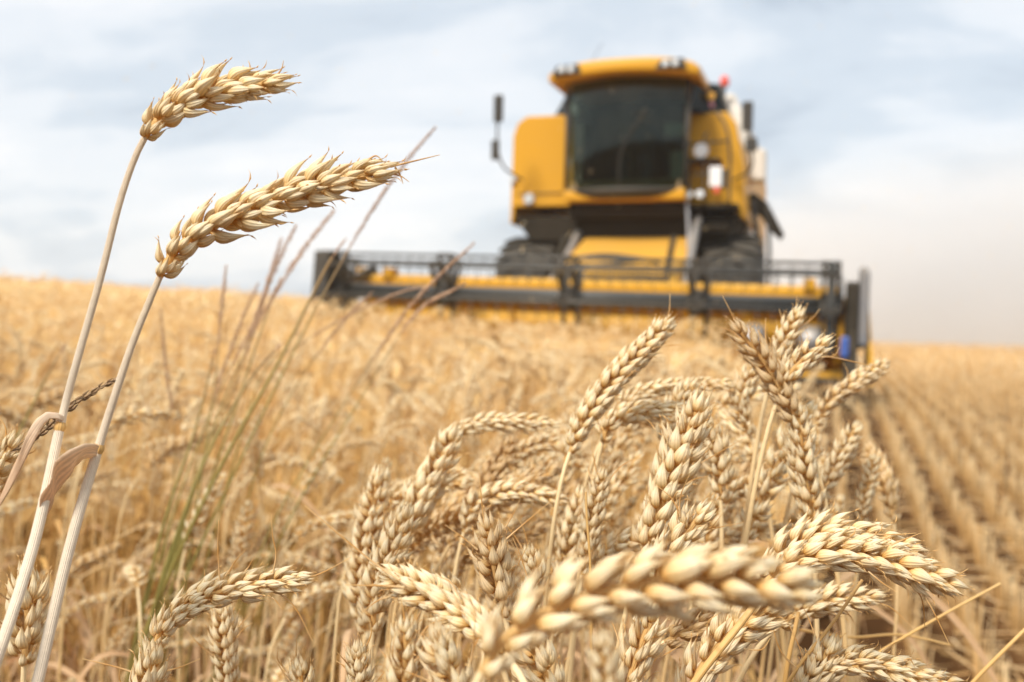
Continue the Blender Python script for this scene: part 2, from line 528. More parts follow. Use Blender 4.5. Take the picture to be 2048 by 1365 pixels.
# ------------------------------------------------------------------ stubble
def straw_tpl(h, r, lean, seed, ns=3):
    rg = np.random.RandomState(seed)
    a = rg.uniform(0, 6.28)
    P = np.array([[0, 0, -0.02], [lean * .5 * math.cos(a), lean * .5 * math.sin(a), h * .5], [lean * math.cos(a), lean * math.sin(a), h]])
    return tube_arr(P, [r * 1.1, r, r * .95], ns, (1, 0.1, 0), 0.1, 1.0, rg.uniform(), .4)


def stubble():
    r = np.random.RandomState(11)
    m = straw_mat('stubble_straw', [(0.0, (0.26, 0.12, 0.04)), (0.5, (0.58, 0.36, 0.14)), (1.0, (0.86, 0.67, 0.39))], stripe=8, transl=0.10, rough=0.5, var=0.40, bump=0)  # straw bottoms darkened, putting the shade between the rows into the colour
    tp = [straw_tpl(r.uniform(.75, 1.1), .0021, r.uniform(.002, .025), s) for s in range(16)]
    tf = [straw_tpl(r.uniform(.8, 1.1), .006, r.uniform(.004, .06), s + 50) for s in range(10)]
    pos, fine = [], []
    sp_ = 0.145 * RNORM
    for k in range(-14, 130):
        q = Q0 + 0.05 + k * sp_
        for y0, y1, st, fn in ((1.0, 6.0, .0058, 1), (6.0, 12.0, .018, 1), (12.0, 34.0, .06, 0)):
            n = int((y1 - y0) / st)
            y = r.uniform(y0, y1, n)
            clump = 0.5 + 0.5 * np.sin(y * (31 + k % 7) + k * 1.7) * np.sin(y * 11 + k)
            x = q + ROW * y + r.normal(0, .0085, n)
            ok = (x > edge_x(y) + .02) & (x < .515 * y * 1.12 + .35) & (r.uniform(size=n) < .22 + .6 * clump)
            if fn == 0: ok &= (x < .515 * y * 1.1 + .35) & (k % 2 == 0)
            pos.append(np.stack([x, y], 1)[ok]); fine.append(np.full(ok.sum(), fn))
    pos = np.concatenate(pos); fine = np.concatenate(fine)
    z = G(pos[:, 0], pos[:, 1])
    P3 = np.column_stack([pos, z])
    hh = r.uniform(.13, .20, len(P3))
    hh *= 0.8 + .35 * (np.sin(pos[:, 0] * 3.1) * np.sin(pos[:, 1] * 2.3) * .5 + .5)
    tints = r.uniform(size=(len(P3), 2))
    out = []
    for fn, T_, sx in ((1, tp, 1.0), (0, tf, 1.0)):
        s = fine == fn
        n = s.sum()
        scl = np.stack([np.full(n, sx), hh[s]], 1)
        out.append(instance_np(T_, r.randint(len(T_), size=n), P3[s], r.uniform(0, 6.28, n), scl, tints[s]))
    # the templates lean in unit height: bring the lean down to size is done by short stalks; loose straw on the soil
    n = 2600
    y = 1.0 + 15 * r.uniform(size=n) ** 0.8
    x = edge_x(y) + .03 + r.uniform(0, 1, n) * (.515 * 1.12 * y + .3 - edge_x(y))
    z = G(x, y) + r.uniform(.004, .05, n)
    lt = []
    for s in range(10):
        ln = r.uniform(.05, .16); b = r.uniform(-.02, .03)
        lt.append(tube_arr(np.array([[-ln, 0, 0], [0, .01, b], [ln, 0, .004]]), .0021, 3, (0, 1, .1), .5, 1, r.uniform(), .4))
    out.append(instance_np(lt, r.randint(10, size=n), np.column_stack([x, y, z]), r.uniform(0, 6.28, n), np.ones((n, 2)), r.uniform(size=(n, 2))))
    V, F, K = merge(out)
    o = mesh_np('stubble', V, F, col=K, mats=[m], smooth=False)
    tag(o, 'rows of short cut straw standing and lying on the harvested soil', 'stubble', kind='stuff')


stubble()


# ------------------------------------------------------------------ wheat
def plant_curve(h, lean, nod, ear_len, rng, bend_start=.80):
    """points of stem and ear of a stalk that leans and nods towards +x (degrees)"""
    n = 60
    s = np.linspace(0, 1, n)
    t = np.clip((s - bend_start) / (1 - bend_start), 0, 1)
    th = np.radians(lean * s + nod * (t * t * (3 - 2 * t)))
    wob = rng.normal(0, .03)
    x = np.concatenate([[0], np.cumsum(np.sin(th[1:]) / n)])
    z = np.concatenate([[0], np.cumsum(np.cos(th[1:]) / n)])
    y = wob * np.sin(s * 2.5) * .5
    P = np.stack([x, y, z], 1)
    P *= h / P[:, 2].max()
    d = np.concatenate([[0], np.cumsum(np.linalg.norm(np.diff(P, axis=0), axis=1))])
    k = np.searchsorted(d, d[-1] - ear_len)
    return P[:k + 1], P[k:]


def plant_tpl(seed, lod, h=.70):
    rg = np.random.RandomState(seed)
    nod = rg.choice([15, 35, 60, 80, 100, 120]) + rg.uniform(-8, 8)
    st, er = plant_curve(h * rg.uniform(.93, 1.05), rg.uniform(-4, 26), nod, rg.uniform(.07, .09), rg, rg.uniform(.68, .86))
    tone = rg.uniform(.1, .9)
    side = (rg.normal(0, .5), 1, 0) if rg.uniform() < .6 else (1, .3, 0)
    if lod == 1:
        e = ear_arr(er, side, rg, 1.25, HUSK_LO, .0046, 3, tone)
        s = tube_arr(spline(st, 12), np.linspace(.0018, .0011, 12), 4, (0, 1, .1), 0, .62, .5, tone)
    elif lod == 2:
        e = ear_arr(er, side, rg, 1.4, HUSK_XL, .0046, 1, tone)
        s = tube_arr(spline(st, 7), np.linspace(.0026, .0016, 7), 3, (0, 1, .1), 0, .62, .5, tone)
    else:
        e = ear_arr(er, side, rg, 2.2, HUSK_XL, .0055, 1, tone)
        s = tube_arr(spline(st, 4), .0040, 3, (0, 1, .1), 0, .62, .5, tone)
    e[2][:, 0] = .62 + .38 * (e[2][:, 0])
    parts = [s, e]
    for _q in range((2, 1, 0)[lod - 1]):
        k = rg.randint(12, 38)
        a = rg.uniform(0, 6.28)
        b = st[min(k, len(st) - 1)]
        dirv = np.array([math.cos(a), math.sin(a), 0])
        l_ = rg.uniform(.06, .14)
        lf = np.array([b, b + dirv * l_ * .4 + [0, 0, l_ * .45], b + dirv * l_ + [0, 0, rg.uniform(-.5, .2) * l_]])
        v, f, c = leaf_arr(lf, rg.uniform(.005, .009), (-dirv[1], dirv[0], 0), rg, .5, 3, tone, rg.uniform(-2, 2))
        c[:, 0] = .25 + .3 * c[:, 0]
        parts.append((v, f, c))
    return merge(parts)


def scatter(r, y0, y1, n, half=.515, marg=.25):
    y = np.sqrt(r.uniform(y0 ** 2, y1 ** 2, int(n)))
    x = r.uniform(-1, 1, int(n)) * (half * 1.10 * y + marg)
    ok = is_wheat(x + np.interp(y, [1.5, 4, 6], [.16, .10, .03]), y)
    return x[ok], y[ok]


def wheat_height(x, y):
    """unevenness of the crop and its slightly taller patches"""
    return 1.0 + .05 * np.sin(x * 2.1 + .7 * y) + .04 * np.sin(y * 1.3 - 1.7 * x) + .03 * np.sin(5.1 * x + 3.3 * y)


def field():
    r = np.random.RandomState(21)
    out = []
    for lod, y0, y1, dens, K_, seed0 in ((1, 1.45, 3.6, 270, 14, 100), (2, 3.6, 9.5, 110, 14, 200), (3, 9.5, 45, 16, 12, 300)):
        area = (.515 * 1.10) * (y1 ** 2 - y0 ** 2) + .5 * (y1 - y0)
        x, y = scatter(r, y0, y1, area * dens)
        n = len(x)
        tp = [plant_tpl(seed0 + s, lod, .70) for s in range(K_)]
        z = G(x, y) - .01
        rot = r.normal(0.1, 1.15, n)
        h = (1.07 - .30 * r.uniform(0, 1, n) ** 1.6) * wheat_height(x, y) * np.interp(y, [3, 7.5, 9.5, 14], [.95, .82, .84, .95])
        scl = np.stack([r.uniform(.9, 1.1, n), h], 1)
        out.append(instance_np(tp, r.randint(K_, size=n), np.column_stack([x, y, z]), rot, scl, r.uniform(size=(n, 2)) ** [1, 1.3]))
    # dense understorey of the crop, where single stalks are no longer told apart
    ny, nx = 260, 220
    ys = 2.6 * (75 / 2.6) ** np.linspace(0, 1, ny)
    aa = np.linspace(-.70, .62, nx)
    Y, A = np.meshgrid(ys, aa, indexing='ij')
    X = A * Y
    rise = np.interp(Y, [2.6, 6.0, 14, 30], [.22, .50, .60, .66])
    Z = G(X, Y) + rise * wheat_height(X, Y) * np.interp(Y, [3, 7.5, 9.5, 14], [.95, .82, .84, .95]) + r.normal(0, .022, X.shape) * np.interp(Y, [2, 20, 70], [1, 1, 3.5])
    V = np.stack([X, Y, Z], -1).reshape(-1, 3)
    F = grid_faces(ny, nx, False)
    okv = is_wheat(V[:, 0], V[:, 1])
    F = F[okv[F].all(1)]
    Kc = np.zeros((len(V), 4)); Kc[:, 0] = .30 + .55 * r.uniform(0, 1, len(V)) ** 1.5; Kc[:, 1] = r.uniform(size=len(V)); Kc[:, 2] = r.uniform(size=len(V)) ** 1.5
    Kc[:, 3] = r.uniform(size=len(V))
    out.append((V, F, Kc))
    V, F, K = merge(out)
    o = mesh_np('wheat_field', V, F, col=K, mats=[M_FIELD], smooth=True)
    tag(o, 'dense golden crop of ripe wheat reaching back to the horizon', 'wheat crop', kind='stuff')


field()


# ------------------------------------------------------------------ harvester
def paint(name, col, rough=0.35, metal=0.0, dust=0.35, coat=0.0, spec=0.5, dcol=(0.50, 0.38, 0.23), scale=2.2):
    m, t, p, out = new_mat(name)
    K = t.links.new
    g = N(t, 'ShaderNodeTexCoord')
    n = N(t, 'ShaderNodeTexNoise', ins={'Scale': scale, 'Detail': 7.0, 'Roughness': 0.65}); K(g.outputs['Object'], n.inputs['Vector'])
    geo = N(t, 'ShaderNodeNewGeometry')
    s = N(t, 'ShaderNodeSeparateXYZ'); K(geo.outputs['Normal'], s.inputs[0])
    up = N(t, 'ShaderNodeMapRange', ins={1: 0.2, 2: 1.0, 3: 0.0, 4: 0.55}); K(s.outputs[2], up.inputs[0])
    f = N(t, 'ShaderNodeMapRange', ins={1: 0.38, 2: 0.75, 3: 0.04, 4: dust}); K(n.outputs[0], f.inputs[0])
    a = N(t, 'ShaderNodeMath', operation='MULTIPLY_ADD', ins={2: 0.0}); a.inputs[1].default_value = dust * 1.6
    K(up.outputs[0], a.inputs[0]); K(f.outputs[0], a.inputs[2])
    a.use_clamp = True
    mx = N(t, 'ShaderNodeMix', data_type='RGBA', ins={6: (*col, 1), 7: (*dcol, 1)})
    K(a.outputs[0], mx.inputs[0]); K(mx.outputs[2], p.inputs['Base Color'])
    r = N(t, 'ShaderNodeMapRange', ins={3: rough, 4: min(1, rough + .5)}); K(a.outputs[0], r.inputs[0]); K(r.outputs[0], p.inputs['Roughness'])
    p.inputs['Metallic'].default_value = metal
    p.inputs['Coat Weight'].default_value = coat
    p.inputs['Specular IOR Level'].default_value = spec
    return m


YEL = paint('yellow_paint', (0.60, 0.29, 0.005), .42, dust=.16, spec=.3, dcol=(.42, .26, .10))
YEL2 = paint('worn_yellow_paint', (0.60, 0.29, 0.006), .5, dust=.20, spec=.3, dcol=(.48, .31, .13))
BLK = paint('black_plastic', (0.016, 0.016, 0.016), .5, dust=.10, spec=.3)
DRK = paint('grimy_dark_steel', (0.012, 0.009, 0.006), .75, dust=.03, spec=.12)
STL = paint('worn_dark_tube_steel', (0.030, 0.035, 0.037), .35, metal=.2, dust=.09)
GRY = paint('bare_grey_steel', (0.30, 0.30, 0.31), .4, metal=.6, dust=.3)
CRM = paint('cream_white_sheet', (0.70, 0.64, 0.55), .5, dust=.35)
WHT = paint('white_plastic', (0.75, 0.76, 0.76), .4, dust=.15)
RUB = paint('tyre_rubber', (0.020, 0.019, 0.017), .85, dust=.25, spec=.2, dcol=(.22, .18, .13), scale=5)
BLU = paint('blue_plastic', (0.02, 0.09, 0.36), .4, dust=.1)
GBL = paint('grey_blue_belt_cover', (0.075, 0.08, 0.095), .5, dust=.3)
RED = paint('red_lens', (0.65, 0.05, 0.02), .2, dust=.05)
ORG = paint('orange_sticker', (0.80, 0.40, 0.03), .5, dust=.1)
PNK = paint('pink_sticker', (0.62, 0.25, 0.30), .5, dust=.1)
CLO = paint('dark_work_cloth', (0.05, 0.06, 0.09), .9, dust=.05)
SKN = paint('skin', (0.42, 0.22, 0.15), .6, dust=.0)
LENS = paint('lamp_glass', (0.70, 0.72, 0.72), .12, dust=.1, metal=.3)
SEATM = paint('seat_cloth', (0.05, 0.05, 0.055), .9, dust=.05)


def glass_mat(name, tint, refl=0.5):
    m, t, p, out = new_mat(name)
    t.nodes.remove(p)
    g = N(t, 'ShaderNodeBsdfGlossy', ins={'Roughness': 0.04, 'Color': (.9, .95, .92, 1)})
    tr = N(t, 'ShaderNodeBsdfTransparent', ins={'Color': (*tint, 1)})
    fr = N(t, 'ShaderNodeFresnel', ins={'IOR': 1.45})
    a = N(t, 'ShaderNodeMath', operation='MULTIPLY', ins={1: refl}); t.links.new(fr.outputs[0], a.inputs[0])
    mx = N(t, 'ShaderNodeMixShader')
    t.links.new(a.outputs[0], mx.inputs[0]); t.links.new(tr.outputs[0], mx.inputs[1]); t.links.new(g.outputs[0], mx.inputs[2])
    t.links.new(mx.outputs[0], out.inputs[0])
    return m


YELB = paint('dusty_reflection_brown', (0.20, 0.14, 0.07), .8, dust=.5)  # dusty brown that imitates the crop reflected low in the windscreen
GLASS = glass_mat('tinted_cab_glass', (0.52, 0.60, 0.53), .9)
GLASSD = glass_mat('dark_side_glass', (0.10, 0.11, 0.12), 0.22)


class MB:
    def __init__(s): s.v, s.f, s.sm = [], [], []

    def add(s, V, F, smooth=False):
        o = len(s.v)
        s.v += [tuple(map(float, p)) for p in V]
        s.f += [tuple(int(i) + o for i in f) for f in F]
        s.sm += [smooth] * len(F)
        return s

    def box(s, x0, x1, y0, y1, z0, z1):
        V = [(x0, y0, z0), (x1, y0, z0), (x1, y1, z0), (x0, y1, z0), (x0, y0, z1), (x1, y0, z1), (x1, y1, z1), (x0, y1, z1)]
        return s.add(V, [(0, 3, 2, 1), (4, 5, 6, 7), (0, 1, 5, 4), (1, 2, 6, 5), (2, 3, 7, 6), (3, 0, 4, 7)])

    def prism(s, pts, a, b, axis='y'):
        """pts (u,w) outline extruded from a to b along axis (y: u=x,w=z / x: u=y,w=z)"""
        n = len(pts)
        if axis == 'y': V = [(u, a, w) for u, w in pts] + [(u, b, w) for u, w in pts]
        else: V = [(a, u, w) for u, w in pts] + [(b, u, w) for u, w in pts]
        F = [tuple(range(n))[::-1], tuple(range(n, 2 * n))] + [(i, (i + 1) % n, n + (i + 1) % n, n + i) for i in range(n)]
        return s.add(V, F)

    def tube(s, pts, r, n=10, cap=True):
        P = np.array(pts, float)
        if len(P) > 2: P = spline(P, (len(P) - 1) * 6 + 1)
        d = P[-1] - P[0]
        side = (1, 0.01, 0.02) if abs(d[0]) < .9 * np.linalg.norm(d) else (0.01, 0.02, 1)
        v, f, _ = tube_arr(P, r, n, side)
        s.add(v, f, True)
        if cap:
            o = len(s.v) - len(v)
            s.f.append(tuple(range(o, o + n))[::-1]); s.sm.append(False)
            s.f.append(tuple(range(len(s.v) - n, len(s.v)))); s.sm.append(False)
        return s

    def lathe(s, prof, c, axis='x', n=36):
        """prof: (distance along axis, radius)"""
        V = []
        for a, r in prof:
            for k in range(n):
                t = 2 * math.pi * k / n
                if axis == 'x': V.append((c[0] + a, c[1] + r * math.cos(t), c[2] + r * math.sin(t)))
                elif axis == 'y': V.append((c[0] + r * math.cos(t), c[1] + a, c[2] + r * math.sin(t)))
                else: V.append((c[0] + r * math.cos(t), c[1] + r * math.sin(t), c[2] + a))
        F = [tuple(f) for f in grid_faces(len(prof), n)]
        s.add(V, F, True)
        o = len(s.v) - len(V)
        s.f.append(tuple(range(o, o + n))); s.sm.append(False)
        s.f.append(tuple(range(len(s.v) - n, len(s.v)))); s.sm.append(False)
        return s

    def build(s, name, m, parent=None, bevel=0.0, label=None):
        me = bpy.data.meshes.new(name)
        me.from_pydata(s.v, [], s.f)
        me.polygons.foreach_set('use_smooth', s.sm)
        me.validate(); me.update()
        import bmesh
        b = bmesh.new(); b.from_mesh(me); bmesh.ops.recalc_face_normals(b, faces=b.faces[:]); b.to_mesh(me); b.free()
        me.materials.append(m)
        o = bpy.data.objects.new(name, me)
        C.objects.link(o)
        if parent is not None: o.parent = parent
        if bevel > 0:
            md = o.modifiers.new('bevel', 'BEVEL'); md.width = bevel; md.segments = 2; md.limit_method = 'ANGLE'; md.angle_limit = math.radians(35)
        if label: o['label'] = label
        return o


def harvester():
    H = empty('combine_harvester', (0.485, 8.72, 0.23))
    H.rotation_euler = Euler((0, math.radians(1.0), -math.atan(ROW)), 'XYZ')
    tag(H, 'big yellow combine harvester with a wide black reel cutting the wheat', 'combine harvester')
    # ---- body
    b = MB()
    b.box(-.95, .98, 2.5, 6.6, .95, 1.72)
    b.prism([(-1.30, 1.78), (1.24, 1.78), (1.10, 1.50), (-1.10, 1.50)], 2.45, 4.6)
    b.box(-1.15, 1.15, 2.75, 3.1, 1.30, 1.60)
    b.build('chassis', DRK, H, .01)
    MB().box(-1.05, 1.05, 2.72, 2.98, .60, .86).tube([(-1.2, 2.85, .72), (1.2, 2.85, .72)], .13).build('front_axle', DRK, H)
    # yellow front cladding on both sides of the cab
    l = MB().prism([(-1.38, 1.70), (-1.34, 1.72), (-1.325, 1.90), (-.62, 1.90), (-.66, 2.94), (-1.20, 2.94), (-1.31, 2.86), (-1.36, 2.72)], 2.55, 2.72)
    l.prism([(-1.385, 1.70), (-1.34, 1.70), (-1.32, 2.86), (-1.365, 2.80)], 2.70, 5.6)
    l.prism([(-1.33, 2.90), (-1.18, 2.94), (-1.18, 2.90)], 2.73, 4.6)
    lo = l.build('side_cladding', YEL, H, .02)
    MB().box(-1.30, -.66, 2.535, 2.548, 2.045, 2.055).build('panel_seam', BLK, lo)
    MB().lathe([(-.03, .055), (.0, .07), (.05, .06)], (-1.15, 2.53, 1.985), 'y', 20).build('headlight', LENS, lo)
    MB().lathe([(-.03, .035), (.0, .045), (.05, .04)], (-1.345, 2.52, 2.22), 'y', 16).build('marker_light', LENS, lo)
    r = MB().prism([(1.20, 1.74), (1.28, 1.74), (1.25, 2.30), (1.16, 2.78), (1.06, 2.90), (.64, 2.90), (.62, 2.40), (1.02, 2.38), (1.02, 1.92), (1.10, 1.90)], 2.60, 2.74)
    r.prism([(.62, 1.90), (1.10, 1.90), (1.10, 2.38), (.62, 2.38)], 2.72, 2.80)
    r.prism([(1.24, 1.74), (1.285, 1.74), (1.21, 2.60), (1.17, 2.60)], 2.735, 5.4)
    ro = r.build('side_cladding', YEL, H, .02)
    MB().box(.64, .98, 2.58, 2.60, 2.36, 2.40).build('panel_seam', BLK, ro)
    # belly band under the windscreen
    MB().prism([(-.62, 1.90), (.70, 1.90), (.70, 2.02), (-.62, 2.02)], 2.06, 2.56).build('cab_floor', YEL, H, .02)
    MB().prism([(-.60, 1.74), (.72, 1.74), (.72, 1.895), (-.60, 1.895)], 2.25, 2.6).build('cab_support', DRK, H, .01)
    # ---- cab
    cabf = MB()
    for x in (-.60, .70):
        cabf.tube([(x, 2.12, 1.98), (x + (.0), 2.16, 3.18)], .030)
        cabf.tube([(x + (-.14 if x < 0 else .14), 3.35, 1.98), (x + (.0), 3.30, 3.18)], .045)
    cabf.box(-.72, .84, 3.36, 3.42, 1.95, 3.225)
    cabf.box(-.60, .70, 2.3, 3.36, 1.96, 2.02)
    cabf.build('cab_frame', BLK, H)
    # windscreen, bowed forward
    def bow(x0, x1, z0, z1, y0, amp, nx=20, nz=10, tuck=.10):
        V = []
        for j in range(nz):
            w = j / (nz - 1)
            for i in range(nx):
                u = i / (nx - 1)
                zb = z0 - .05 * (1 - (2 * u - 1) ** 2)
                V.append((x0 + (x1 - x0) * u, y0 - amp * (1 - (2 * u - 1) ** 2) + tuck * (1 - w) ** 2, zb + (z1 - zb) * w))
        return V, [tuple(f) for f in grid_faces(nz, nx, False)]
    V, F = bow(-.585, .685, 1.985, 3.17, 2.12, .17)
    ws = MB().add(V, F, True).build('windscreen', GLASS, H)
    solidify(ws, .006)
    V, F = bow(-.60, .70, 1.965, 2.02, 2.11, .18, 20, 3)
    solidify(MB().add(V, F, True).build('rubber_seal', BLK, ws), .02)
    MB().tube([(.02, 1.94, 2.02), (.05, 1.90, 2.4), (.30, 1.93, 2.85)], .008).build('wiper', BLK, ws)
    # side glass, sloping back and outward
    for sx, pts in ((-1, [(-.615, 2.3, 2.93), (-1.03, 3.0, 2.95), (-.86, 3.0, 3.24), (-.66, 2.3, 3.20)]), (1, [(.715, 2.3, 2.88), (1.02, 3.0, 2.90), (.90, 3.0, 3.28), (.74, 2.3, 3.18)])):
        g = MB().add(pts, [(0, 1, 2, 3)]).build('side_window', GLASSD, H)
        solidify(g, .01)
    MB().prism([(-1.05, 2.945), (-.62, 2.945), (-.68, 3.26), (-.86, 3.26)], 3.04, 3.30).build('roof_pillar', BLK, H, .01)
    MB().prism([(.64, 2.905), (1.05, 2.905), (.94, 3.30), (.72, 3.34)], 3.04, 3.30).build('roof_pillar', BLK, H, .01)
    MB().box(-.92, -.70, 2.96, 2.985, 3.02, 3.14).build('paper_sheet', WHT, H)
    MB().lathe([(0, .045), (.012, .045)], (.87, 2.70, 3.10), 'y', 18).build('sticker', ORG, H, label='round orange sticker')
    MB().lathe([(0, .036), (.012, .036)], (.87, 2.70, 3.00), 'y', 18).build('sticker', PNK, H, label='round pink sticker')
    # roof: shallow dome with a dipped front brow
    nx, ny = 25, 14
    V = []
    for layer in (0, 1):
        for j in range(ny):
            v = j / (ny - 1)
            for i in range(nx):
                u = i / (nx - 1); e = 1 - abs(2 * u - 1) ** 3.5
                x = -.76 + 1.60 * u
                y = 1.90 - .12 * (1 - (2 * u - 1) ** 2) + 1.65 * v
                ff = min(1, v / .12) ** .5 * min(1, (1 - v) / .12) ** .5
                top = 3.235 + .13 * e ** .6 * (.55 + .45 * ff) + .02 * ff
                bot = 3.155 + .055 * (1 - (2 * u - 1) ** 2)
                V.append((x, y, top if layer else bot))
    nn = nx * ny
    F = [tuple(f[::-1]) for f in grid_faces(ny, nx, False)] + [tuple(f + nn) for f in grid_faces(ny, nx, False)]
    ring = [i for i in range(nx)] + [j * nx + nx - 1 for j in range(1, ny)] + [(ny - 1) * nx + i for i in range(nx - 2, -1, -1)] + [j * nx for j in range(ny - 2, 0, -1)]
    F += [(ring[k], ring[(k + 1) % len(ring)], ring[(k + 1) % len(ring)] + nn, ring[k] + nn) for k in range(len(ring))]
    rf = MB().add(V, F, True).build('cab_roof', YEL, H, .012)
    for x0 in (-.70, .40):
        pod = MB().prism([(x0, 3.20), (x0 + .32, 3.205), (x0 + .29, 3.31), (x0 + .05, 3.30)], 1.80, 1.90).build('lamp_pod', BLK, rf, .01)
        for dx_ in (.11, .21):
            MB().lathe([(-.02, .030), (0, .040), (.03, .040)], (x0 + dx_, 1.795, 3.255), 'y', 14).build('work_light', LENS, rf)
    MB().tube([(-.52, 2.5, 3.38), (-.36, 2.7, 3.75)], .004, 6).build('antenna', BLK, H)
    # inside
    st = MB().box(-.20, .32, 2.86, 3.30, 2.18, 2.34).box(-.20, .32, 3.20, 3.32, 2.3, 2.98).box(-.05, .17, 3.20, 3.30, 2.98, 3.10).box(-.1, .22, 2.95, 3.2, 1.98, 2.2)
    st.build('driver_seat', SEATM, H, .03)
    stw = MB()
    rr_ = [(0.06 + .19 * math.cos(a), 2.52 + .10 * math.sin(a), 2.60 + .16 * math.sin(a)) for a in np.linspace(0, 2 * math.pi, 21)]
    stw.tube(rr_, .014, 8, False); stw.tube([(.06, 2.40, 1.98), (.06, 2.52, 2.60)], .035)
    for a in (0, 2.1, 4.2): stw.tube([(.06, 2.52, 2.6), (.06 + .19 * math.cos(a), 2.52 + .10 * math.sin(a), 2.60 + .16 * math.sin(a))], .01, 6)
    stw.build('steering_wheel', BLK, H)
    MB().box(.45, .66, 2.6, 3.1, 2.02, 2.5).box(.40, .62, 2.45, 2.55, 2.62, 2.78).build('control_console', GRY, H, .02)
    MB().box(-.54, .64, 2.16, 2.5, 2.0, 2.13).build('dash_reflection_band', YELB, H, .02)  # brown dash box standing in for the reflected band behind the lower glass
    # ---- wheels
    def wheel(x, y, z, R, w, name):
        k = MB()
        k.lathe([(-w / 2, R * .62), (-w / 2, R * .86), (-w * .42, R * .95), (w * .42, R * .95), (w / 2, R * .86), (w / 2, R * .62)], (x, y, z), 'x', 48)
        for q in range(22):
            a = 2 * math.pi * q / 22
            for sgn in (-1, 1):
                aa = a + (math.pi / 22 if sgn > 0 else 0)
                P = []
                for u in np.linspace(0, 1, 5):
                    th = aa + .20 * u
                    for rr in (R * .93, R * (1.0 if u < .9 else .965)):
                        for dth in (-.028, .028):
                            P.append((x + sgn * (u * w * .52 - .01), y + rr * math.cos(th + dth), z + rr * math.sin(th + dth)))
                F = []
                for c_ in range(4):
                    o = c_ * 4
                    F += [(o, o + 2, o + 6, o + 4), (o + 2, o + 3, o + 7, o + 6), (o + 3, o + 1, o + 5, o + 7)]
                F += [(0, 1, 3, 2), (16, 18, 19, 17)]
                k.add(P, F)
        tyre = k.build(name, RUB, H)
        rim = MB().lathe([(-w * .30, R * .60), (-w * .34, R * .62), (-w * .30, R * .30), (-w * .12, R * .28), (-w * .12, R * .1), (w * .12, R * .1), (w * .12, R * .28), (w * .30, R * .30), (w * .34, R * .62), (w * .30, R * .60)], (x, y, z), 'x', 32)
        rim.build('rim', YEL2, tyre)
    wheel(-1.13, 2.86, .76, .82, .64, 'front_wheel')
    wheel(1.13, 2.86, .76, .82, .64, 'front_wheel')
    wheel(-.95, 6.3, .48, .52, .36, 'rear_wheel')
    wheel(.95, 6.3, .48, .52, .36, 'rear_wheel')
    # ---- feeder house
    f = MB().prism([(.95, .35), (.95, .98), (1.55, 1.22), (2.7, 1.62), (2.7, 1.0)], -.46, .78, 'x')
    fo = f.build('feeder_house', YEL2, H, .015)
    MB().box(-.40, .72, .93, .945, .99, 1.05).tube([(-.3, .98, 1.20), (.1, 1.1, 1.25), (.62, .98, 1.18)], .022).tube([(-.1, .96, 1.14), (.5, 1.0, 1.2)], .018).build('hydraulic_hose', BLK, fo)
    for x in (-.40, .70):
        MB().tube([(x, .98, 1.10), (x, 1.35, 1.45)], .03).tube([(x, .97, .8), (x, .97, 1.12)], .02).build('coupling_lever', DRK, fo)
    MB().tube([(.84, 1.0, .80), (.80, 1.9, 1.35), (.80, 2.5, 1.80)], .045).build('lift_cylinder', GRY, H)
    MB().tube([(-.56, 1.0, .80), (-.54, 1.9, 1.25), (-.54, 2.5, 1.60)], .045).build('lift_cylinder', GRY, H)
    # ---- grain tank, engine hood, auger
    MB().prism([(-1.25, 2.0), (1.20, 2.0), (1.20, 2.88), (1.0, 3.02), (-1.05, 3.02), (-1.25, 2.86)], 3.45, 5.2).build('grain_tank', CRM, H, .02)
    MB().prism([(-1.2, 1.3), (1.2, 1.3), (1.2, 2.7), (1.0, 2.86), (-1.0, 2.86), (-1.2, 2.7)], 5.21, 7.3).build('rear_hood', YEL, H, .03)
    MB().tube([(1.10, 3.6, 2.15), (1.16, 3.6, 2.75), (1.00, 3.65, 3.20), (.97, 3.9, 3.27)], .085, 14).tube([(.98, 3.85, 3.24), (1.12, 7.2, 3.0)], .085, 14).build('unloading_auger', CRM, H)
    bs = MB().tube([(.94, 3.42, 3.02), (.94, 3.42, 3.36)], .014).build('beacon', BLK, H)
    MB().lathe([(0, .05), (.02, .055), (.09, .05), (.12, .03)], (.94, 3.42, 3.36), 'z', 16).build('beacon_lens', RED, bs)
    MB().box(1.24, 1.42, 3.4, 3.75, 2.26, 2.62).build('tool_box', CRM, H, .02)
    MB().prism([(1.03, 1.10), (1.20, 1.10), (1.28, 1.60), (1.20, 1.95), (1.0, 1.95)], 3.7, 5.2).build('side_shield', CRM, H, .02)
    MB().prism([(1.22, 2.08), (1.32, 2.10), (1.47, 1.98), (1.66, 1.62), (1.62, 1.55), (1.50, 1.66), (1.40, 1.82), (1.25, 1.92)], 3.30, 3.36).build('folding_guard', DRK, H, .01)
    MB().tube([(1.30, 3.2, 2.0), (1.38, 3.15, 1.5), (1.42, 3.1, 1.05)], .03).tube([(1.47, 3.3, 1.95), (1.50, 3.3, 1.4), (1.50, 3.3, 1.0)], .022).build('ladder_rail', BLK, H)
    # platform, steps and handrails in front of the door
    MB().box(.66, 1.22, 2.28, 2.60, 1.82, 1.87).box(.74, 1.12, 2.22, 2.4, 1.60, 1.64).build('platform', DRK, H, .006)
    hr = MB()
    hr.tube([(.98, 2.30, 2.86), (1.12, 2.25, 2.55), (1.14, 2.25, 1.86)], .015, 8)
    hr.tube([(.66, 2.25, 2.50), (1.14, 2.25, 2.52)], .013, 8)
    hr.tube([(.68, 2.25, 1.86), (.68, 2.25, 2.5)], .013, 8)
    hr.tube([(.68, 2.25, 2.18), (1.14, 2.25, 2.18)], .011, 8)
    hr.tube([(.88, 2.25, 1.86), (.86, 2.25, 2.52), (.90, 2.25, 2.62)], .011, 8)
    hr.build('handrail', BLK, H)
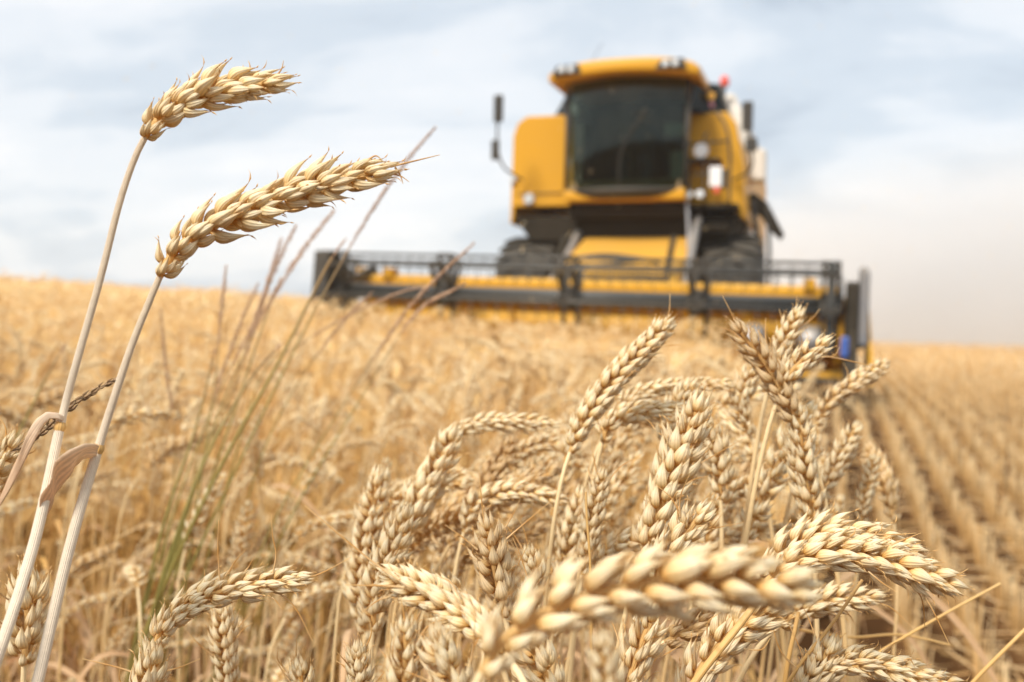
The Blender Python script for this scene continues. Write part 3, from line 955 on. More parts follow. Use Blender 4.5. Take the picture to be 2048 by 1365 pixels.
    MB().box(.93, 1.06, 2.20, 2.24, 2.04, 2.25).build('white_plate', WHT, H, .008)
    MB().box(1.06, 1.11, 2.20, 2.26, 2.02, 2.22).build('black_bracket', BLK, H, .008)
    MB().lathe([(0, .075), (.03, .08), (.05, .05)], (.84, 2.19, 2.42), 'y', 18).build('round_cover', GRY, H)
    for x in (.72, .84): MB().lathe([(-.03, .04), (.0, .048), (.05, .04)], (x, 2.18, 1.96), 'y', 16).build('headlight', LENS, H)
    MB().box(.98, 1.04, 2.19, 2.22, 1.97, 2.03).build('tail_lens', RED, H, .006)
    MB().tube([(.70, 2.20, 1.93), (.74, 2.1, 1.45), (.70, 1.9, 1.05)], .018, 8).build('hanging_hose', GRY, H)
    # mirrors
    for (xa, za, xb, zb, arm) in ((-1.32, 2.90, -1.345, 2.45, [(-1.22, 2.5, 2.20), (-1.32, 2.1, 2.30), (-1.345, 1.95, 2.52), (-1.33, 1.92, 2.98)]), (1.335, 2.70, 1.38, 2.41, [(1.15, 2.55, 2.15), (1.36, 2.2, 2.22), (1.37, 1.95, 2.42), (1.34, 1.92, 2.78)])):
        am = MB().tube(arm, .013, 8).build('mirror_arm', BLK, H)
        MB().box(xa - .055, xa + .055, 1.87, 1.91, za - .15, za + .15).build('mirror', BLK, am, .02)
        MB().box(xb - .05 * (.9 if xa < 0 else 1.2), xb + .05 * (.9 if xa < 0 else 1.2), 1.86, 1.90, zb - (.11 if xa < 0 else .07), zb + (.11 if xa < 0 else .07)).build('mirror', BLK, am, .015)

    # ---- header
    hd = MB()
    xl, xr = -2.44, 2.40
    hd.prism([(.70, .87), (.90, .87), (.90, .98), (.80, 1.00), (.70, .965)], xl + .05, xr - .18, 'x')
    hd.prism([(.90, .30), (.93, .30), (.93, .90), (.90, .90)], xl + .05, xr - .1, 'x')
    hd.prism([(.0, .22), (.92, .26), (.92, .30), (.0, .26)], xl + .05, xr - .1, 'x')
    head = hd.build('header', YEL2, H, .008)
    head.rotation_euler = (0, math.radians(1.25), 0)
    for x in (-2.36, -2.08, 1.98):
        MB().box(x - .05, x + .05, .66, .84, .955, 1.06).build('beam_bracket', YEL, head, .01)
    # end dividers
    dl = MB().prism([(-.35, .34), (-.30, .44), (.10, .70), (.30, .72), (1.0, .42), (1.0, .22), (-.3, .18)], -2.47, -2.42, 'x')
    dl.prism([(-.20, .56), (-.14, 1.17), (.02, 1.19), (.40, .98), (.55, .62)], -2.45, -2.30, 'x')
    dl.build('crop_divider', BLK, head, .01)
    dr = MB().prism([(-.70, .20), (-.45, .40), (.0, .62), (.15, 1.0), (.55, 1.04), (.95, .80), (.95, .18), (-.3, .14)], 2.28, 2.38, 'x')
    dr.build('crop_divider', DRK, head, .01)
    MB().prism([(-.1, .5), (.15, 1.12), (.55, 1.17), (.9, .88), (.95, .45)], 2.385, 2.46, 'x').build('drive_cover', GBL, head, .03)
    MB().prism([(-.50, .22), (-.3, .45), (.3, .62), (.9, .80), (.9, .30)], 2.465, 2.495, 'x').build('outer_plate', YEL, head, .01)
    MB().box(2.25, 2.31, -.45, -.38, .42, .58).build('hydraulic_motor', BLU, head, .015)
    MB().lathe([(-.05, .06), (.05, .06)], (-2.30, .3, .84), 'x', 16).build('reel_motor', CRM, head)
    # auger with spiral flights, in yellow
    ag = MB().lathe([(0, .15), (4.6, .15)], (-2.38, .55, .52), 'x', 24)
    V, F = [], []
    for (x0, x1, hand) in ((-2.35, -.3, 1), (.55, 2.2, -1)):
        n = 90; o = len(V)
        for i in range(n):
            u = i / (n - 1); a = hand * u * 2 * math.pi * (x1 - x0) / .5
            for r_ in (.14, .27):
                V.append((x0 + (x1 - x0) * u, .55 + r_ * math.cos(a), .52 + r_ * math.sin(a)))
        F += [(o + 2 * i, o + 2 * i + 1, o + 2 * i + 3, o + 2 * i + 2) for i in range(n - 1)]
    ag.add(V, F, True)
    a_ = ag.build('auger', YEL2, head)
    for x in (1.55, 2.02): MB().lathe([(-.10, .10), (-.05, .13), (.05, .13), (.10, .10)], (x, .18, .52), 'x', 20).build('bearing_housing', GRY, head)
    # knife with guards
    kb = MB().box(-2.5, 2.3, -.05, .03, .20, .235)
    for i in range(64):
        x = -2.46 + i * .0755
        kb.prism([(x - .014, .20), (x + .014, .20), (x + .004, .225), (x - .004, .225)], -.16, -.05)
    kb.build('cutter_bar', STL, head)
    # reel
    RC = (.10, .815)
    rt = MB().lathe([(0, .072), (4.62, .072)], (-2.36, RC[0], RC[1]), 'x', 24).build('reel_tube', STL, head)
    RR = .35
    ang = [math.radians(a) for a in (97, 187, 277, 7, 58, 136)]
    for a in ang:
        y = RC[0] + RR * math.cos(a); z = RC[1] + RR * math.sin(a)
        tb = MB().tube([(-2.33, y, z), (2.22, y, z)], .014, 8)
        for i in range(37):
            x = -2.30 + i * .122
            tb.tube([(x, y, z), (x + .004, y - .03, z - .10), (x, y - .01, z - .16)], .0045, 5, False)
        tb.build('tine_bar', STL, head)
    for x in (-2.28, -1.21, -.03, 1.10, 2.16):
        sp_ = MB()
        for dxx in (-.062, .062):
            for a in ang:
                c_, s_ = math.cos(a), math.sin(a)
                y1, z1 = RC[0] + .06 * c_, RC[1] + .06 * s_
                y2, z2 = RC[0] + RR * c_, RC[1] + RR * s_
                w = .022
                P = [(y1 - w * s_, z1 + w * c_), (y1 + w * s_, z1 - w * c_), (y2 + w * s_, z2 - w * c_), (y2 - w * s_, z2 + w * c_)]
                sp_.prism(P, x + dxx - .014, x + dxx + .014, 'x')
        for a in ang:
            y2, z2 = RC[0] + RR * math.cos(a), RC[1] + RR * math.sin(a)
            sp_.box(x - .075, x + .075, y2 - .02, y2 + .02, z2 - .022, z2 + .022)
        sp_.lathe([(-.08, .11), (.08, .11)], (x, RC[0], RC[1]), 'x', 20)
        sp_.build('reel_spider', BLK, head)
    for x in (-2.31, 2.24):
        MB().prism([(.05, .74), (.15, .90), (.85, 1.10), (.95, 1.02), (.35, .80)], x - .02, x + .02, 'x').build('reel_arm', STL, head, .006)
    MB().box(2.13, 2.20, -.16, -.10, .42, 1.17).build('reel_end_post', STL, head, .01)
    return H


HV = harvester()


def driver(H):
    """the operator, seated behind the wheel"""
    J = dict(pelvis=(.06, 2.98, 2.40), waist=(.06, 3.02, 2.55), chest=(.06, 3.04, 2.75), neck=(.06, 3.02, 2.90), chin=(.06, 2.99, 2.96), head=(.06, 2.98, 3.04), top=(.06, 2.99, 3.10),
             ls=(-.12, 3.03, 2.83), le=(-.20, 2.86, 2.62), lw=(-.10, 2.62, 2.66), lf=(-.09, 2.55, 2.67), rs=(.24, 3.03, 2.83), re=(.32, 2.86, 2.62), rw=(.22, 2.62, 2.66), rf=(.21, 2.55, 2.67),
             lh=(-.03, 2.97, 2.38), lk=(-.08, 2.62, 2.44), la=(-.07, 2.55, 2.07), lt=(-.07, 2.44, 2.05), rh=(.15, 2.97, 2.38), rk=(.20, 2.62, 2.44), ra=(.19, 2.55, 2.07), rt=(.19, 2.44, 2.05))
    R = dict(pelvis=.14, waist=.125, chest=.14, neck=.055, chin=.062, head=.085, top=.06, ls=.065, le=.045, lw=.03, lf=.035, rs=.065, re=.045, rw=.03, rf=.035,
             lh=.085, lk=.062, la=.042, lt=.04, rh=.085, rk=.062, ra=.042, rt=.04)
    E = [('pelvis', 'waist'), ('waist', 'chest'), ('chest', 'neck'), ('neck', 'chin'), ('chin', 'head'), ('head', 'top'), ('chest', 'ls'), ('ls', 'le'), ('le', 'lw'), ('lw', 'lf'),
         ('chest', 'rs'), ('rs', 're'), ('re', 'rw'), ('rw', 'rf'), ('pelvis', 'lh'), ('lh', 'lk'), ('lk', 'la'), ('la', 'lt'), ('pelvis', 'rh'), ('rh', 'rk'), ('rk', 'ra'), ('ra', 'rt')]
    k = list(J)
    me = bpy.data.meshes.new('person')
    me.from_pydata([J[a] for a in k], [(k.index(a), k.index(b_)) for a, b_ in E], [])
    o = bpy.data.objects.new('person', me); C.objects.link(o)
    m = o.modifiers.new('skin', 'SKIN')
    for i, a in enumerate(k):
        me.skin_vertices[0].data[i].radius = (R[a], R[a] * .85)
    me.skin_vertices[0].data[0].use_root = True
    s = o.modifiers.new('sub', 'SUBSURF'); s.levels = 2; s.render_levels = 2
    dg = bpy.context.evaluated_depsgraph_get()
    me2 = bpy.data.meshes.new_from_object(o.evaluated_get(dg))
    o.modifiers.clear(); o.data = me2
    me2.materials.clear(); me2.materials.append(CLO); me2.materials.append(SKN)
    for p in me2.polygons:
        c = p.center
        p.material_index = 1 if (c.z > 2.90 or c.y < 2.64 and c.z > 2.55) else 0
        p.use_smooth = True
    Mx = Matrix.Translation(H.location) @ H.rotation_euler.to_matrix().to_4x4()
    o.matrix_world = Mx
    tag(o, 'person in dark work clothes driving behind the tinted windscreen', 'person')
    cap = MB().lathe([(-.03, .088), (.0, .092), (.05, .075), (.07, .03)], (.06, 2.985, 3.075), 'z', 20).prism([(-.02, 0), (.14, 0), (.12, .012), (0, .012)], 2.83, 2.92)


    cp = MB().lathe([(-.03, .088), (.0, .092), (.05, .075), (.07, .03)], (.06, 2.985, 3.075), 'z', 20).box(-.01, .13, 2.83, 2.93, 3.045, 3.06).build('cap', BLK, o, .004)
    # a nose and ears so the head reads as one
    fc = MB().lathe([(-.012, .004), (0, .014), (.02, .016)], (.06, 2.90, 3.0), 'y', 10).lathe([(-.012, .018), (.0, .022), (.012, .016)], (-.032, 2.99, 3.01), 'x', 10).lathe([(-.012, .018), (.0, .022), (.012, .016)], (.152, 2.99, 3.01), 'x', 10)
    fc.build('face', SKN, o)


driver(HV)


# ------------------------------------------------------------------ the wheat stalks near the lens
def ground_at(x, y): return float(G(x, y))


def px_line(pts, d0, d1):
    n = len(pts)
    return np.array([at(p[0], p[1], d0 + (d1 - d0) * i / max(1, n - 1)) for i, p in enumerate(pts)])


def stalk(label, pts, d0, d1=None, scale=1.0, roll=35, tone=.3, awns=(), stem=None, stem_r=(.0016, .0011), leaf=None, pale=False,
          seed=1, open_=.88, group=None, foot=None, name='wheat_stalk', step=.0031):
    d1 = d0 if d1 is None else d1
    rg = np.random.RandomState(seed)
    P = spline(px_line(pts, d0, d1), 40)
    T = P[-1] - P[0]; T /= np.linalg.norm(T)
    Vw = np.array([0, 1.0, 0])
    ip = np.cross(T, Vw); ip /= np.linalg.norm(ip) + 1e-9
    vv = np.cross(ip, T)
    a = math.radians(roll)
    side = ip * math.cos(a) + vv * math.sin(a)
    t0 = P[1] - P[0]; t0 /= np.linalg.norm(t0)
    base = P[0]
    if stem:
        S = spline(np.vstack([[base], np.array([at(x, y, d) for x, y, d in stem])]), 40)
        dn = S[-1] - S[-5]; dn /= np.linalg.norm(dn)
        b2 = S[-1]
        drop = b2[2] - ground_at(b2[0], b2[1])
        ft = np.array([b2[0] + dn[0] * drop * .5, b2[1] + .02, 0]); ft[2] = ground_at(ft[0], ft[1]) - .01
        low = hermite(b2, dn * drop * .8, ft, np.array([0, 0, -drop * .8]), 16)
        S = np.vstack([S, low[1:]])
    else:
        if foot is None:
            fx = base[0] - t0[0] * .10 + rg.normal(0, .01); fy = base[1] - t0[1] * .06 + .015
        else: fx, fy = foot
        ft = np.array([fx, fy, ground_at(fx, fy) - .01])
        h = base[2] - ft[2]
        S = hermite(base, -t0 * min(.28, .35 * h), ft, np.array([0, 0, -h * .9]), 40)
    root = empty(name, tuple(ft))
    tag(root, label, 'wheat stalk', group)
    n = len(S)
    rr = np.interp(np.linspace(0, 1, n), [0, .15, .5, 1], [stem_r[1], stem_r[1] * 1.12, stem_r[0], stem_r[0] * 1.15])
    if pale:
        # leaf sheath begins at the second stem point given: a thicker sleeve
        k = int(40 * leaf['at']) if leaf else 20
        rr = np.where(np.arange(n) > k, stem_r[0], rr)
        rr = np.interp(np.arange(n), [0, k - .6, k, k + 6, n], [stem_r[1], stem_r[1] * 1.25, stem_r[0] * .92, stem_r[0], stem_r[0] * 1.1])
    v, f, c = tube_arr(S[::-1], rr[::-1], 12, (1, 0.1, 0), 0, 1, .3, tone * .6)
    mesh_np('stem', v - ft, f, col=c, mats=[M_PALE if pale else M_STEM], parent=root)
    if pale:
        dk = S[k + 1] - S[k - 1]; dk /= np.linalg.norm(dk)
        Sn = np.array([S[k] + dk * u for u in (-.0020, -.0012, 0, .0012, .0020)])
        v, f, c = tube_arr(Sn, np.array([.80, 1.0, 1.18, 1.0, .85]) * stem_r[0], 14, (1, .1, 0), .3, .6, .5, .7)
        mesh_np('node', v - ft, f, col=c, mats=[M_STEM], parent=root)
    v, f, c = ear_arr(P, side, rg, scale, HUSK_HI, step, 5, tone, open_, GLUME_HI if roll <= 25 else None)
    ear = mesh_np('ear', v - ft, f, col=c, mats=[M_EAR], parent=root)
    for aw in awns:
        A = px_line(aw, d0 + (d1 - d0) * .6, d1)
        A = spline(A, 12)
        v, f, c = tube_arr(A, np.linspace(.00045, .00012, 12), 5, (0.1, 1, 0.1), .8, 1, .3, .2)
        mesh_np('awn', v - ft, f, col=c, mats=[M_EAR], parent=ear)
    # short awnlets of the upper spikelets
    Tn = np.gradient(P, axis=0)
    for q in range(0 if pale else rg.randint(2, 6)):
        j = rg.randint(16, 39)
        t_ = Tn[j] / np.linalg.norm(Tn[j]); o_ = rg.normal(size=3); o_ -= t_ * np.dot(o_, t_); o_ /= np.linalg.norm(o_)
        ln_ = rg.uniform(.004, .016) * scale; st_ = P[j] + o_ * .0062 * scale
        A = spline(np.array([st_, st_ + (t_ * .8 + o_ * .7) * ln_ * .5, st_ + (t_ + o_ * rg.uniform(.2, 1.3)) * ln_ * .9 + rg.normal(0, .0012, 3)]), 9)
        v, f, c = tube_arr(A, np.linspace(.00038, .00010, 9), 5, (0.1, 1, 0.1), .8, 1, .3, .2)
        mesh_np('awn', v - ft, f, col=c, mats=[M_EAR], parent=ear)
    if leaf:
        Lp = np.array([at(x, y, d) for x, y, d in leaf['pts']])
        v, f, c = leaf_arr(Lp, leaf['w'], leaf.get('side', (1, .4, .3)), rg, leaf.get('fold', 1.0), 9, .3, leaf.get('twist', .6))
        lf = mesh_np('leaf', v - ft, f, col=c, mats=[leaf.get('mat', M_LEAF)], parent=root)
        solidify(lf, .00015)
    return root


# the tall pair on the left, against the sky
M_LEAFP = straw_mat('pale_pink_leaf', [(0.0, (0.88, 0.72, 0.54)), (.4, (0.80, 0.58, 0.38)), (1.0, (0.72, 0.47, 0.27))], stripe=60, transl=0.35, rough=0.55, var=0.2)
stalk('tallest ripe wheat stalk, its ear highest against the sky', [(290, 275), (310, 248), (340, 220), (385, 198), (430, 182), (495, 174), (540, 167)], .352, .352, 1.16, 48, .15,
      awns=[[(545, 160), (562, 140), (567, 122)], [(495, 150), (500, 135), (497, 122)]],
      stem=[(268, 320, .352), (238, 410, .352), (200, 560, .352), (152, 730, .352), (122, 845, .352), (70, 1080, .34), (0, 1300, .325), (-60, 1460, .32)], stem_r=(.0019, .00113),
      pale=True, step=.0031, open_=.80, leaf=dict(at=.52, pts=[(126, 842, .350), (100, 838, .348), (70, 880, .346), (30, 960, .345), (-30, 1060, .34)], w=.0062, side=(1, 0, .3), fold=.9, twist=.5, mat=M_LEAFP), seed=3)
stalk('long nodding wheat stalk with one thin awn at its tip, just below the tallest', [(320, 553), (338, 520), (375, 480), (440, 444), (540, 403), (640, 372), (705, 354), (746, 345)], .352, .352, 1.27, 42, .35,
      awns=[[(780, 334), (830, 322), (880, 310)], [(770, 345), (800, 352), (818, 364)], [(735, 320), (752, 312), (765, 322)], [(790, 335), (800, 350), (806, 368)]],
      stem=[(298, 605, .352), (264, 690, .352), (232, 785, .352), (192, 912, .352), (138, 1100, .346), (75, 1365, .335), (50, 1450, .33)], stem_r=(.0019, .00118),
      pale=True, step=.0031, open_=.82, leaf=dict(at=.42, pts=[(193, 910, .350), (168, 918, .347), (136, 950, .347), (102, 1010, .347), (76, 1072, .347)], w=.019, side=(1, 0, .5), fold=.35, twist=-.2, mat=M_LEAFP), seed=8)

HERO = [
    # label, pts, d0, d1, scale, roll, tone, awns, kwargs
    ('cream ear arching right at the lower left, two fine awns above', [(300, 1325), (318, 1270), (352, 1228), (420, 1192), (500, 1170), (590, 1160)], .40, .40, .98, 48, .05,
     [[(545, 1150), (552, 1110), (545, 1070), (543, 1028)], [(585, 1162), (640, 1148), (702, 1115)], [(548, 1180), (590, 1215), (625, 1283)], [(440, 1168), (436, 1100), (437, 1040)]], {}),
    ('stubby ear half hidden behind the two pale stems', [(48, 1330), (50, 1290), (55, 1230), (50, 1165)], .42, .42, 1.25, 20, .05, [], {}),
    ('ear hanging below the cream arching ear at the lower left', [(462, 1400), (455, 1340), (450, 1290), (445, 1232)], .46, .46, .95, 15, .5, [], {}),
    ('upright ear tip cut by the bottom edge with awns spreading to both sides', [(285, 1450), (292, 1400), (300, 1322)], .39, .39, 1.1, 20, .1, [[(280, 1350), (235, 1335), (165, 1318)], [(320, 1345), (360, 1335), (400, 1318)]], {}),
    ('small ear tip at the bottom edge below the cream arching ear', [(610, 1440), (605, 1400), (600, 1342)], .42, .42, .9, 30, .1, [[(595, 1350), (592, 1310), (594, 1270)]], {}),
    ('short upright ear at the bottom edge beside the awns of a blurred one', [(715, 1420), (718, 1370), (716, 1308)], .38, .38, .75, 30, .05, [[(720, 1315), (742, 1270), (738, 1235)], [(700, 1345), (684, 1330), (672, 1322)]], {}),
    ('plump upright ear with soft outline at the bottom centre', [(800, 1430), (808, 1360), (812, 1268)], .31, .31, .85, 10, .15, [[(815, 1275), (808, 1230), (800, 1190)], [(830, 1290), (860, 1250), (905, 1235)]], {}),
    ('tan upright ear with crossing awns in the centre', [(1010, 1235), (995, 1170), (985, 1120), (975, 1062)], .41, .41, 1.1, 12, .75, [[(972, 1068), (965, 1020), (958, 940)], [(955, 1100), (925, 1075), (890, 1050)], [(1005, 1085), (1040, 1055), (1105, 1000)], [(1060, 1170), (1040, 1110), (1025, 1075)]], {}),
    ('blurred upright ear at the left edge of the cluster', [(738, 1280), (722, 1190), (735, 1080), (755, 962)], .56, .56, 1.35, 25, .35, [[(755, 965), (752, 935), (748, 900)], [(728, 1010), (705, 1000), (685, 995)]], {}),
    ('whitest ear, leaning right beside the blurred one at the cluster edge', [(745, 1262), (752, 1180), (780, 1110), (808, 1040)], .47, .47, 1.2, 30, .0, [], {}),
    ('large pale ear leaning right above the whitest one', [(800, 1095), (835, 1010), (870, 945), (900, 885)], .56, .56, 1.5, 25, .2, [[(895, 900), (915, 905), (950, 908)], [(850, 930), (830, 905), (805, 895)]], {}),
    ('ear nodding flat to the right above the cluster', [(878, 905), (905, 868), (950, 850), (1020, 845), (1098, 850)], .62, .62, 1.0, 60, .2, [], {}),
    ('zigzag ear nodding flat in the middle of the cluster', [(928, 1065), (945, 1015), (985, 990), (1045, 985), (1115, 1000)], .56, .56, .95, 8, .35, [], {}),
    ('orange brown ear leaning behind the cluster', [(958, 985), (978, 950), (1000, 920), (1020, 890)], .68, .68, 1.15, 30, 1.0, [], {}),
    ('faint ear bending right behind the orange brown one', [(1010, 945), (1040, 910), (1075, 892), (1110, 890)], .70, .70, 1.0, 30, .3, [], {}),
    ('tan ear rising diagonally in front of the reel, one awn pointing up', [(1140, 905), (1165, 845), (1215, 775), (1270, 715), (1328, 655)], .50, .52, 1.05, 14, .55, [[(1325, 660), (1338, 625), (1340, 588)]], dict(foot=(.028, .54), stem_r=(.0014, .0010))),
    ('arched ear with furry top below the diagonal tan ear', [(1205, 885), (1218, 850), (1262, 826), (1345, 818)], .54, .54, 1.1, 60, .1, [], {}),
    ('second arched ear just under the furry one', [(1210, 870), (1255, 800), (1310, 778), (1380, 770), (1450, 770)], .60, .60, .9, 60, .1, [], {}),
    ('brown ear leaning left in front of the auger with two long awns', [(1600, 850), (1572, 800), (1535, 735), (1483, 665)], .50, .50, 1.12, 12, .85, [[(1488, 672), (1470, 640), (1445, 592)], [(1485, 680), (1460, 662), (1425, 650)]], {}),
    ('narrow ear standing upright against the auger', [(1540, 765), (1555, 715), (1572, 675), (1592, 632)], .54, .54, .9, 25, .25, [[(1590, 640), (1592, 615), (1594, 592)], [(1600, 655), (1622, 640), (1640, 618)]], {}),
    ('bright cream ear pointing right below the end of the header', [(1560, 790), (1578, 750), (1605, 720), (1642, 692)], .50, .50, 1.0, 40, .0, [[(1635, 712), (1680, 718), (1775, 740)], [(1638, 700), (1645, 682), (1650, 668)]], {}),
    ('thin tan ear leaning over the stubble', [(1632, 850), (1660, 805), (1705, 770), (1762, 732)], .62, .62, .9, 25, .65, [], {}),
    ('upright zigzag ear beside the brown left leaning ear', [(1625, 1075), (1618, 1000), (1605, 920), (1598, 835)], .50, .50, 1.1, 5, .35, [], {}),
    ('large upright ear with tiered spikelets right of the centre', [(1285, 1110), (1320, 1020), (1352, 930), (1392, 825)], .45, .45, 1.38, 25, .45, [[(1310, 860), (1300, 845), (1290, 838)]], {}),
    ('cream ear reaching up in front of the tiered one', [(1305, 1180), (1330, 1120), (1362, 1080), (1398, 1035)], .40, .40, 1.15, 30, .1, [[(1365, 1045), (1345, 1000), (1312, 970)], [(1392, 1045), (1402, 1010), (1420, 985)]], {}),
    ('slender awned ear standing in front of the zigzag nodding one', [(1165, 1150), (1178, 1080), (1188, 1020), (1202, 962)], .48, .48, .9, 18, .5, [[(1200, 965), (1190, 930), (1182, 880)], [(1212, 970), (1240, 935), (1290, 905)], [(1175, 1100), (1172, 1040), (1172, 985)]], {}),
    ('pale ear behind the slender awned one', [(1120, 1170), (1135, 1110), (1150, 1050), (1160, 1000)], .56, .56, 1.2, 25, .3, [], {}),
    ('short ear nodding right over grey stems at the cluster right', [(1440, 1015), (1470, 985), (1515, 968), (1570, 952)], .60, .60, .95, 25, .5, [], {}),
    ('small clustered ear above the short nodding one', [(1442, 1000), (1440, 950), (1432, 905), (1420, 860)], .52, .52, 1.1, 20, .3, [], {}),
    ('big soft out of focus ear, nearest to the lens, arching right', [(965, 1345), (1005, 1285), (1075, 1235), (1190, 1190), (1340, 1160), (1470, 1162), (1570, 1176)], .222, .225, 1.15, 12, .4, [[(1185, 1235), (1200, 1270), (1210, 1340)]], dict(step=.0036, open_=.80)),
    ('ear pointing left beside the nearest blurred ear', [(1010, 1310), (955, 1250), (880, 1200), (790, 1155)], .30, .33, .98, 14, .45, [[(800, 1160), (740, 1120), (610, 1012)], [(810, 1175), (760, 1172), (690, 1170)]], {}),
    ('sharp ear with overlapping scales reaching over the stubble', [(1530, 1165), (1575, 1128), (1650, 1108), (1740, 1115), (1820, 1140), (1892, 1165)], .375, .375, 1.08, 22, .1, [[(1885, 1160), (1915, 1150), (1936, 1138)], [(1880, 1168), (1900, 1180), (1916, 1200)]], {}),
    ('cream ear lying behind the sharp scaly one', [(1520, 1150), (1570, 1105), (1640, 1070), (1720, 1075), (1812, 1098)], .40, .40, 1.15, 50, .0, [[(1790, 1085), (1812, 1080), (1822, 1095)]], {}),
    ('ear arching along the bottom right corner', [(1590, 1400), (1625, 1345), (1690, 1325), (1770, 1335), (1900, 1372)], .40, .40, .92, 40, .35, [[(1600, 1345), (1560, 1300), (1540, 1230)]], {}),
    ('cream upright ear in the bottom right cluster', [(1600, 1430), (1615, 1390), (1640, 1340), (1655, 1300)], .40, .40, 1.0, 40, .1, [], {}),
    ('cream ear with spread husks at the bottom right of centre', [(1235, 1440), (1255, 1370), (1275, 1310), (1300, 1245)], .36, .36, 1.15, 30, .05, [[(1300, 1250), (1312, 1235), (1338, 1225)]], {}),
    ('diagonal cream ear crossed by a bare stem', [(1360, 1420), (1400, 1340), (1460, 1270), (1540, 1215)], .37, .37, 1.2, 30, .05, [[(1530, 1225), (1570, 1220), (1600, 1240)]], {}),
    ('brown weathered ear behind the diagonal cream one', [(1330, 1285), (1370, 1262), (1420, 1240), (1470, 1225)], .42, .42, 1.0, 30, 1.0, [], {}),
    ('ear lying low behind the sharp scaly one', [(1560, 1250), (1610, 1215), (1670, 1200), (1740, 1195)], .46, .46, 1.0, 40, .1, [[(1730, 1200), (1780, 1215), (1830, 1260)]], {}),
    ('soft upright ear at the very bottom, almost touching the lens', [(1225, 1500), (1222, 1430), (1215, 1372), (1205, 1300)], .215, .215, .62, 20, .2, [], {}),
    ('curled small ear under the large tiered one', [(1200, 1130), (1220, 1100), (1255, 1085), (1302, 1078)], .50, .50, .85, 15, .4, [], {}),
    ('ear standing at the edge of the stubble, tip up', [(1640, 1000), (1660, 955), (1685, 905), (1708, 862)], .62, .62, 1.0, 30, .4, [], {}),
    ('faint ear furthest right in the cluster', [(1722, 1050), (1728, 1005), (1738, 965), (1745, 925)], .64, .64, .85, 30, .4, [], {}),
    ('tan ear lying left under the nearest blurred ear', [(930, 1205), (905, 1180), (870, 1180), (830, 1195)], .44, .44, .9, 15, .6, [], {}),
    ('low ear at the bottom centre under the nearest blurred ear', [(1120, 1430), (1105, 1380), (1080, 1330), (1060, 1290)], .34, .34, 1.1, 30, .2, [], {}),
    ('ear leaning left at the bottom centre', [(930, 1430), (915, 1380), (890, 1330), (880, 1290)], .30, .30, 1.0, 35, .2, [], {}),
    ('upright ear in the shade between the tan ear and the blurred arch', [(1065, 1240), (1062, 1200), (1068, 1160), (1060, 1115)], .44, .44, .85, 20, .4, [[(1062, 1120), (1048, 1060), (1030, 1030)], [(1058, 1120), (1020, 1060), (978, 1030)]], {}),
    ('pale ear rising behind the upright tiered one', [(1400, 1130), (1420, 1060), (1440, 1010), (1462, 960)], .56, .56, 1.1, 20, .2, [], {}),
    ('ear with drooping tip above the upright zigzag one', [(1500, 870), (1480, 820), (1490, 770), (1510, 735)], .60, .60, 1.1, 30, .2, [], {}),
    ('cream ear crowded below the furry arch', [(1330, 900), (1335, 860), (1352, 820), (1380, 780)], .56, .56, 1.1, 30, .05, [], {}),
    ('cut ear on the left edge with a long curled awn', [(-25, 985), (-15, 950), (5, 920), (20, 895)], .36, .36, .9, 30, .1, [[(5, 905), (12, 860), (-5, 830)]], {}),
]
for i, (lab, pts, d0, d1, sc, rl, tn, aw, kw) in enumerate(HERO):
    stalk(lab, pts, d0, d1, sc, rl, tn, aw, seed=40 + i, **kw)


# brown weathered spike behind the pale stems
def grass_stalk(label, pts, d, r=.0009, head=.35, hs=.45, mat=None, headmat=None, foot=None, seed=1, tone=.5, cat='grass stalk', name='grass_stalk', group=None):
    rg = np.random.RandomState(seed)
    P = np.array([at(x, y, d) for x, y in pts])
    b2, dn = P[0], P[0] - P[1]; dn /= np.linalg.norm(dn)
    drop = b2[2] - ground_at(b2[0], b2[1])
    fx, fy = (b2[0] + dn[0] * drop * .35, b2[1] + .02) if foot is None else foot
    ft = np.array([fx, fy, ground_at(fx, fy) - .01])
    low = hermite(ft, np.array([0, 0, drop * .8]), b2, -dn * drop * .7, 14)
    full = np.vstack([low[:-1], spline(P, 40)])
    seg = np.concatenate([[0], np.cumsum(np.linalg.norm(np.diff(full, axis=0), axis=1))])
    Lp = np.linalg.norm(np.diff(spline(P, 40), axis=0), axis=1).sum()
    k = np.searchsorted(seg, seg[-1] - head * Lp)
    root = empty(name, tuple(ft))
    tag(root, label, cat, group)
    rr = np.linspace(r * 1.3, r * .6, k + 1)
    v, f, c = tube_arr(full[:k + 1], rr, 6, (0.1, 1, 0), 0, 1, rg.uniform(), tone)
    mesh_np('stem', v - ft, f, col=c, mats=[mat or M_GREEN], parent=root)
    v, f, c = ear_arr(full[k:], (rg.normal(), rg.normal(), .1), rg, hs, HUSK_LO, .0040, 2, tone, .45)
    mesh_np('seed_head', v - ft, f, col=c, mats=[headmat or M_SEED], parent=root)
    return root


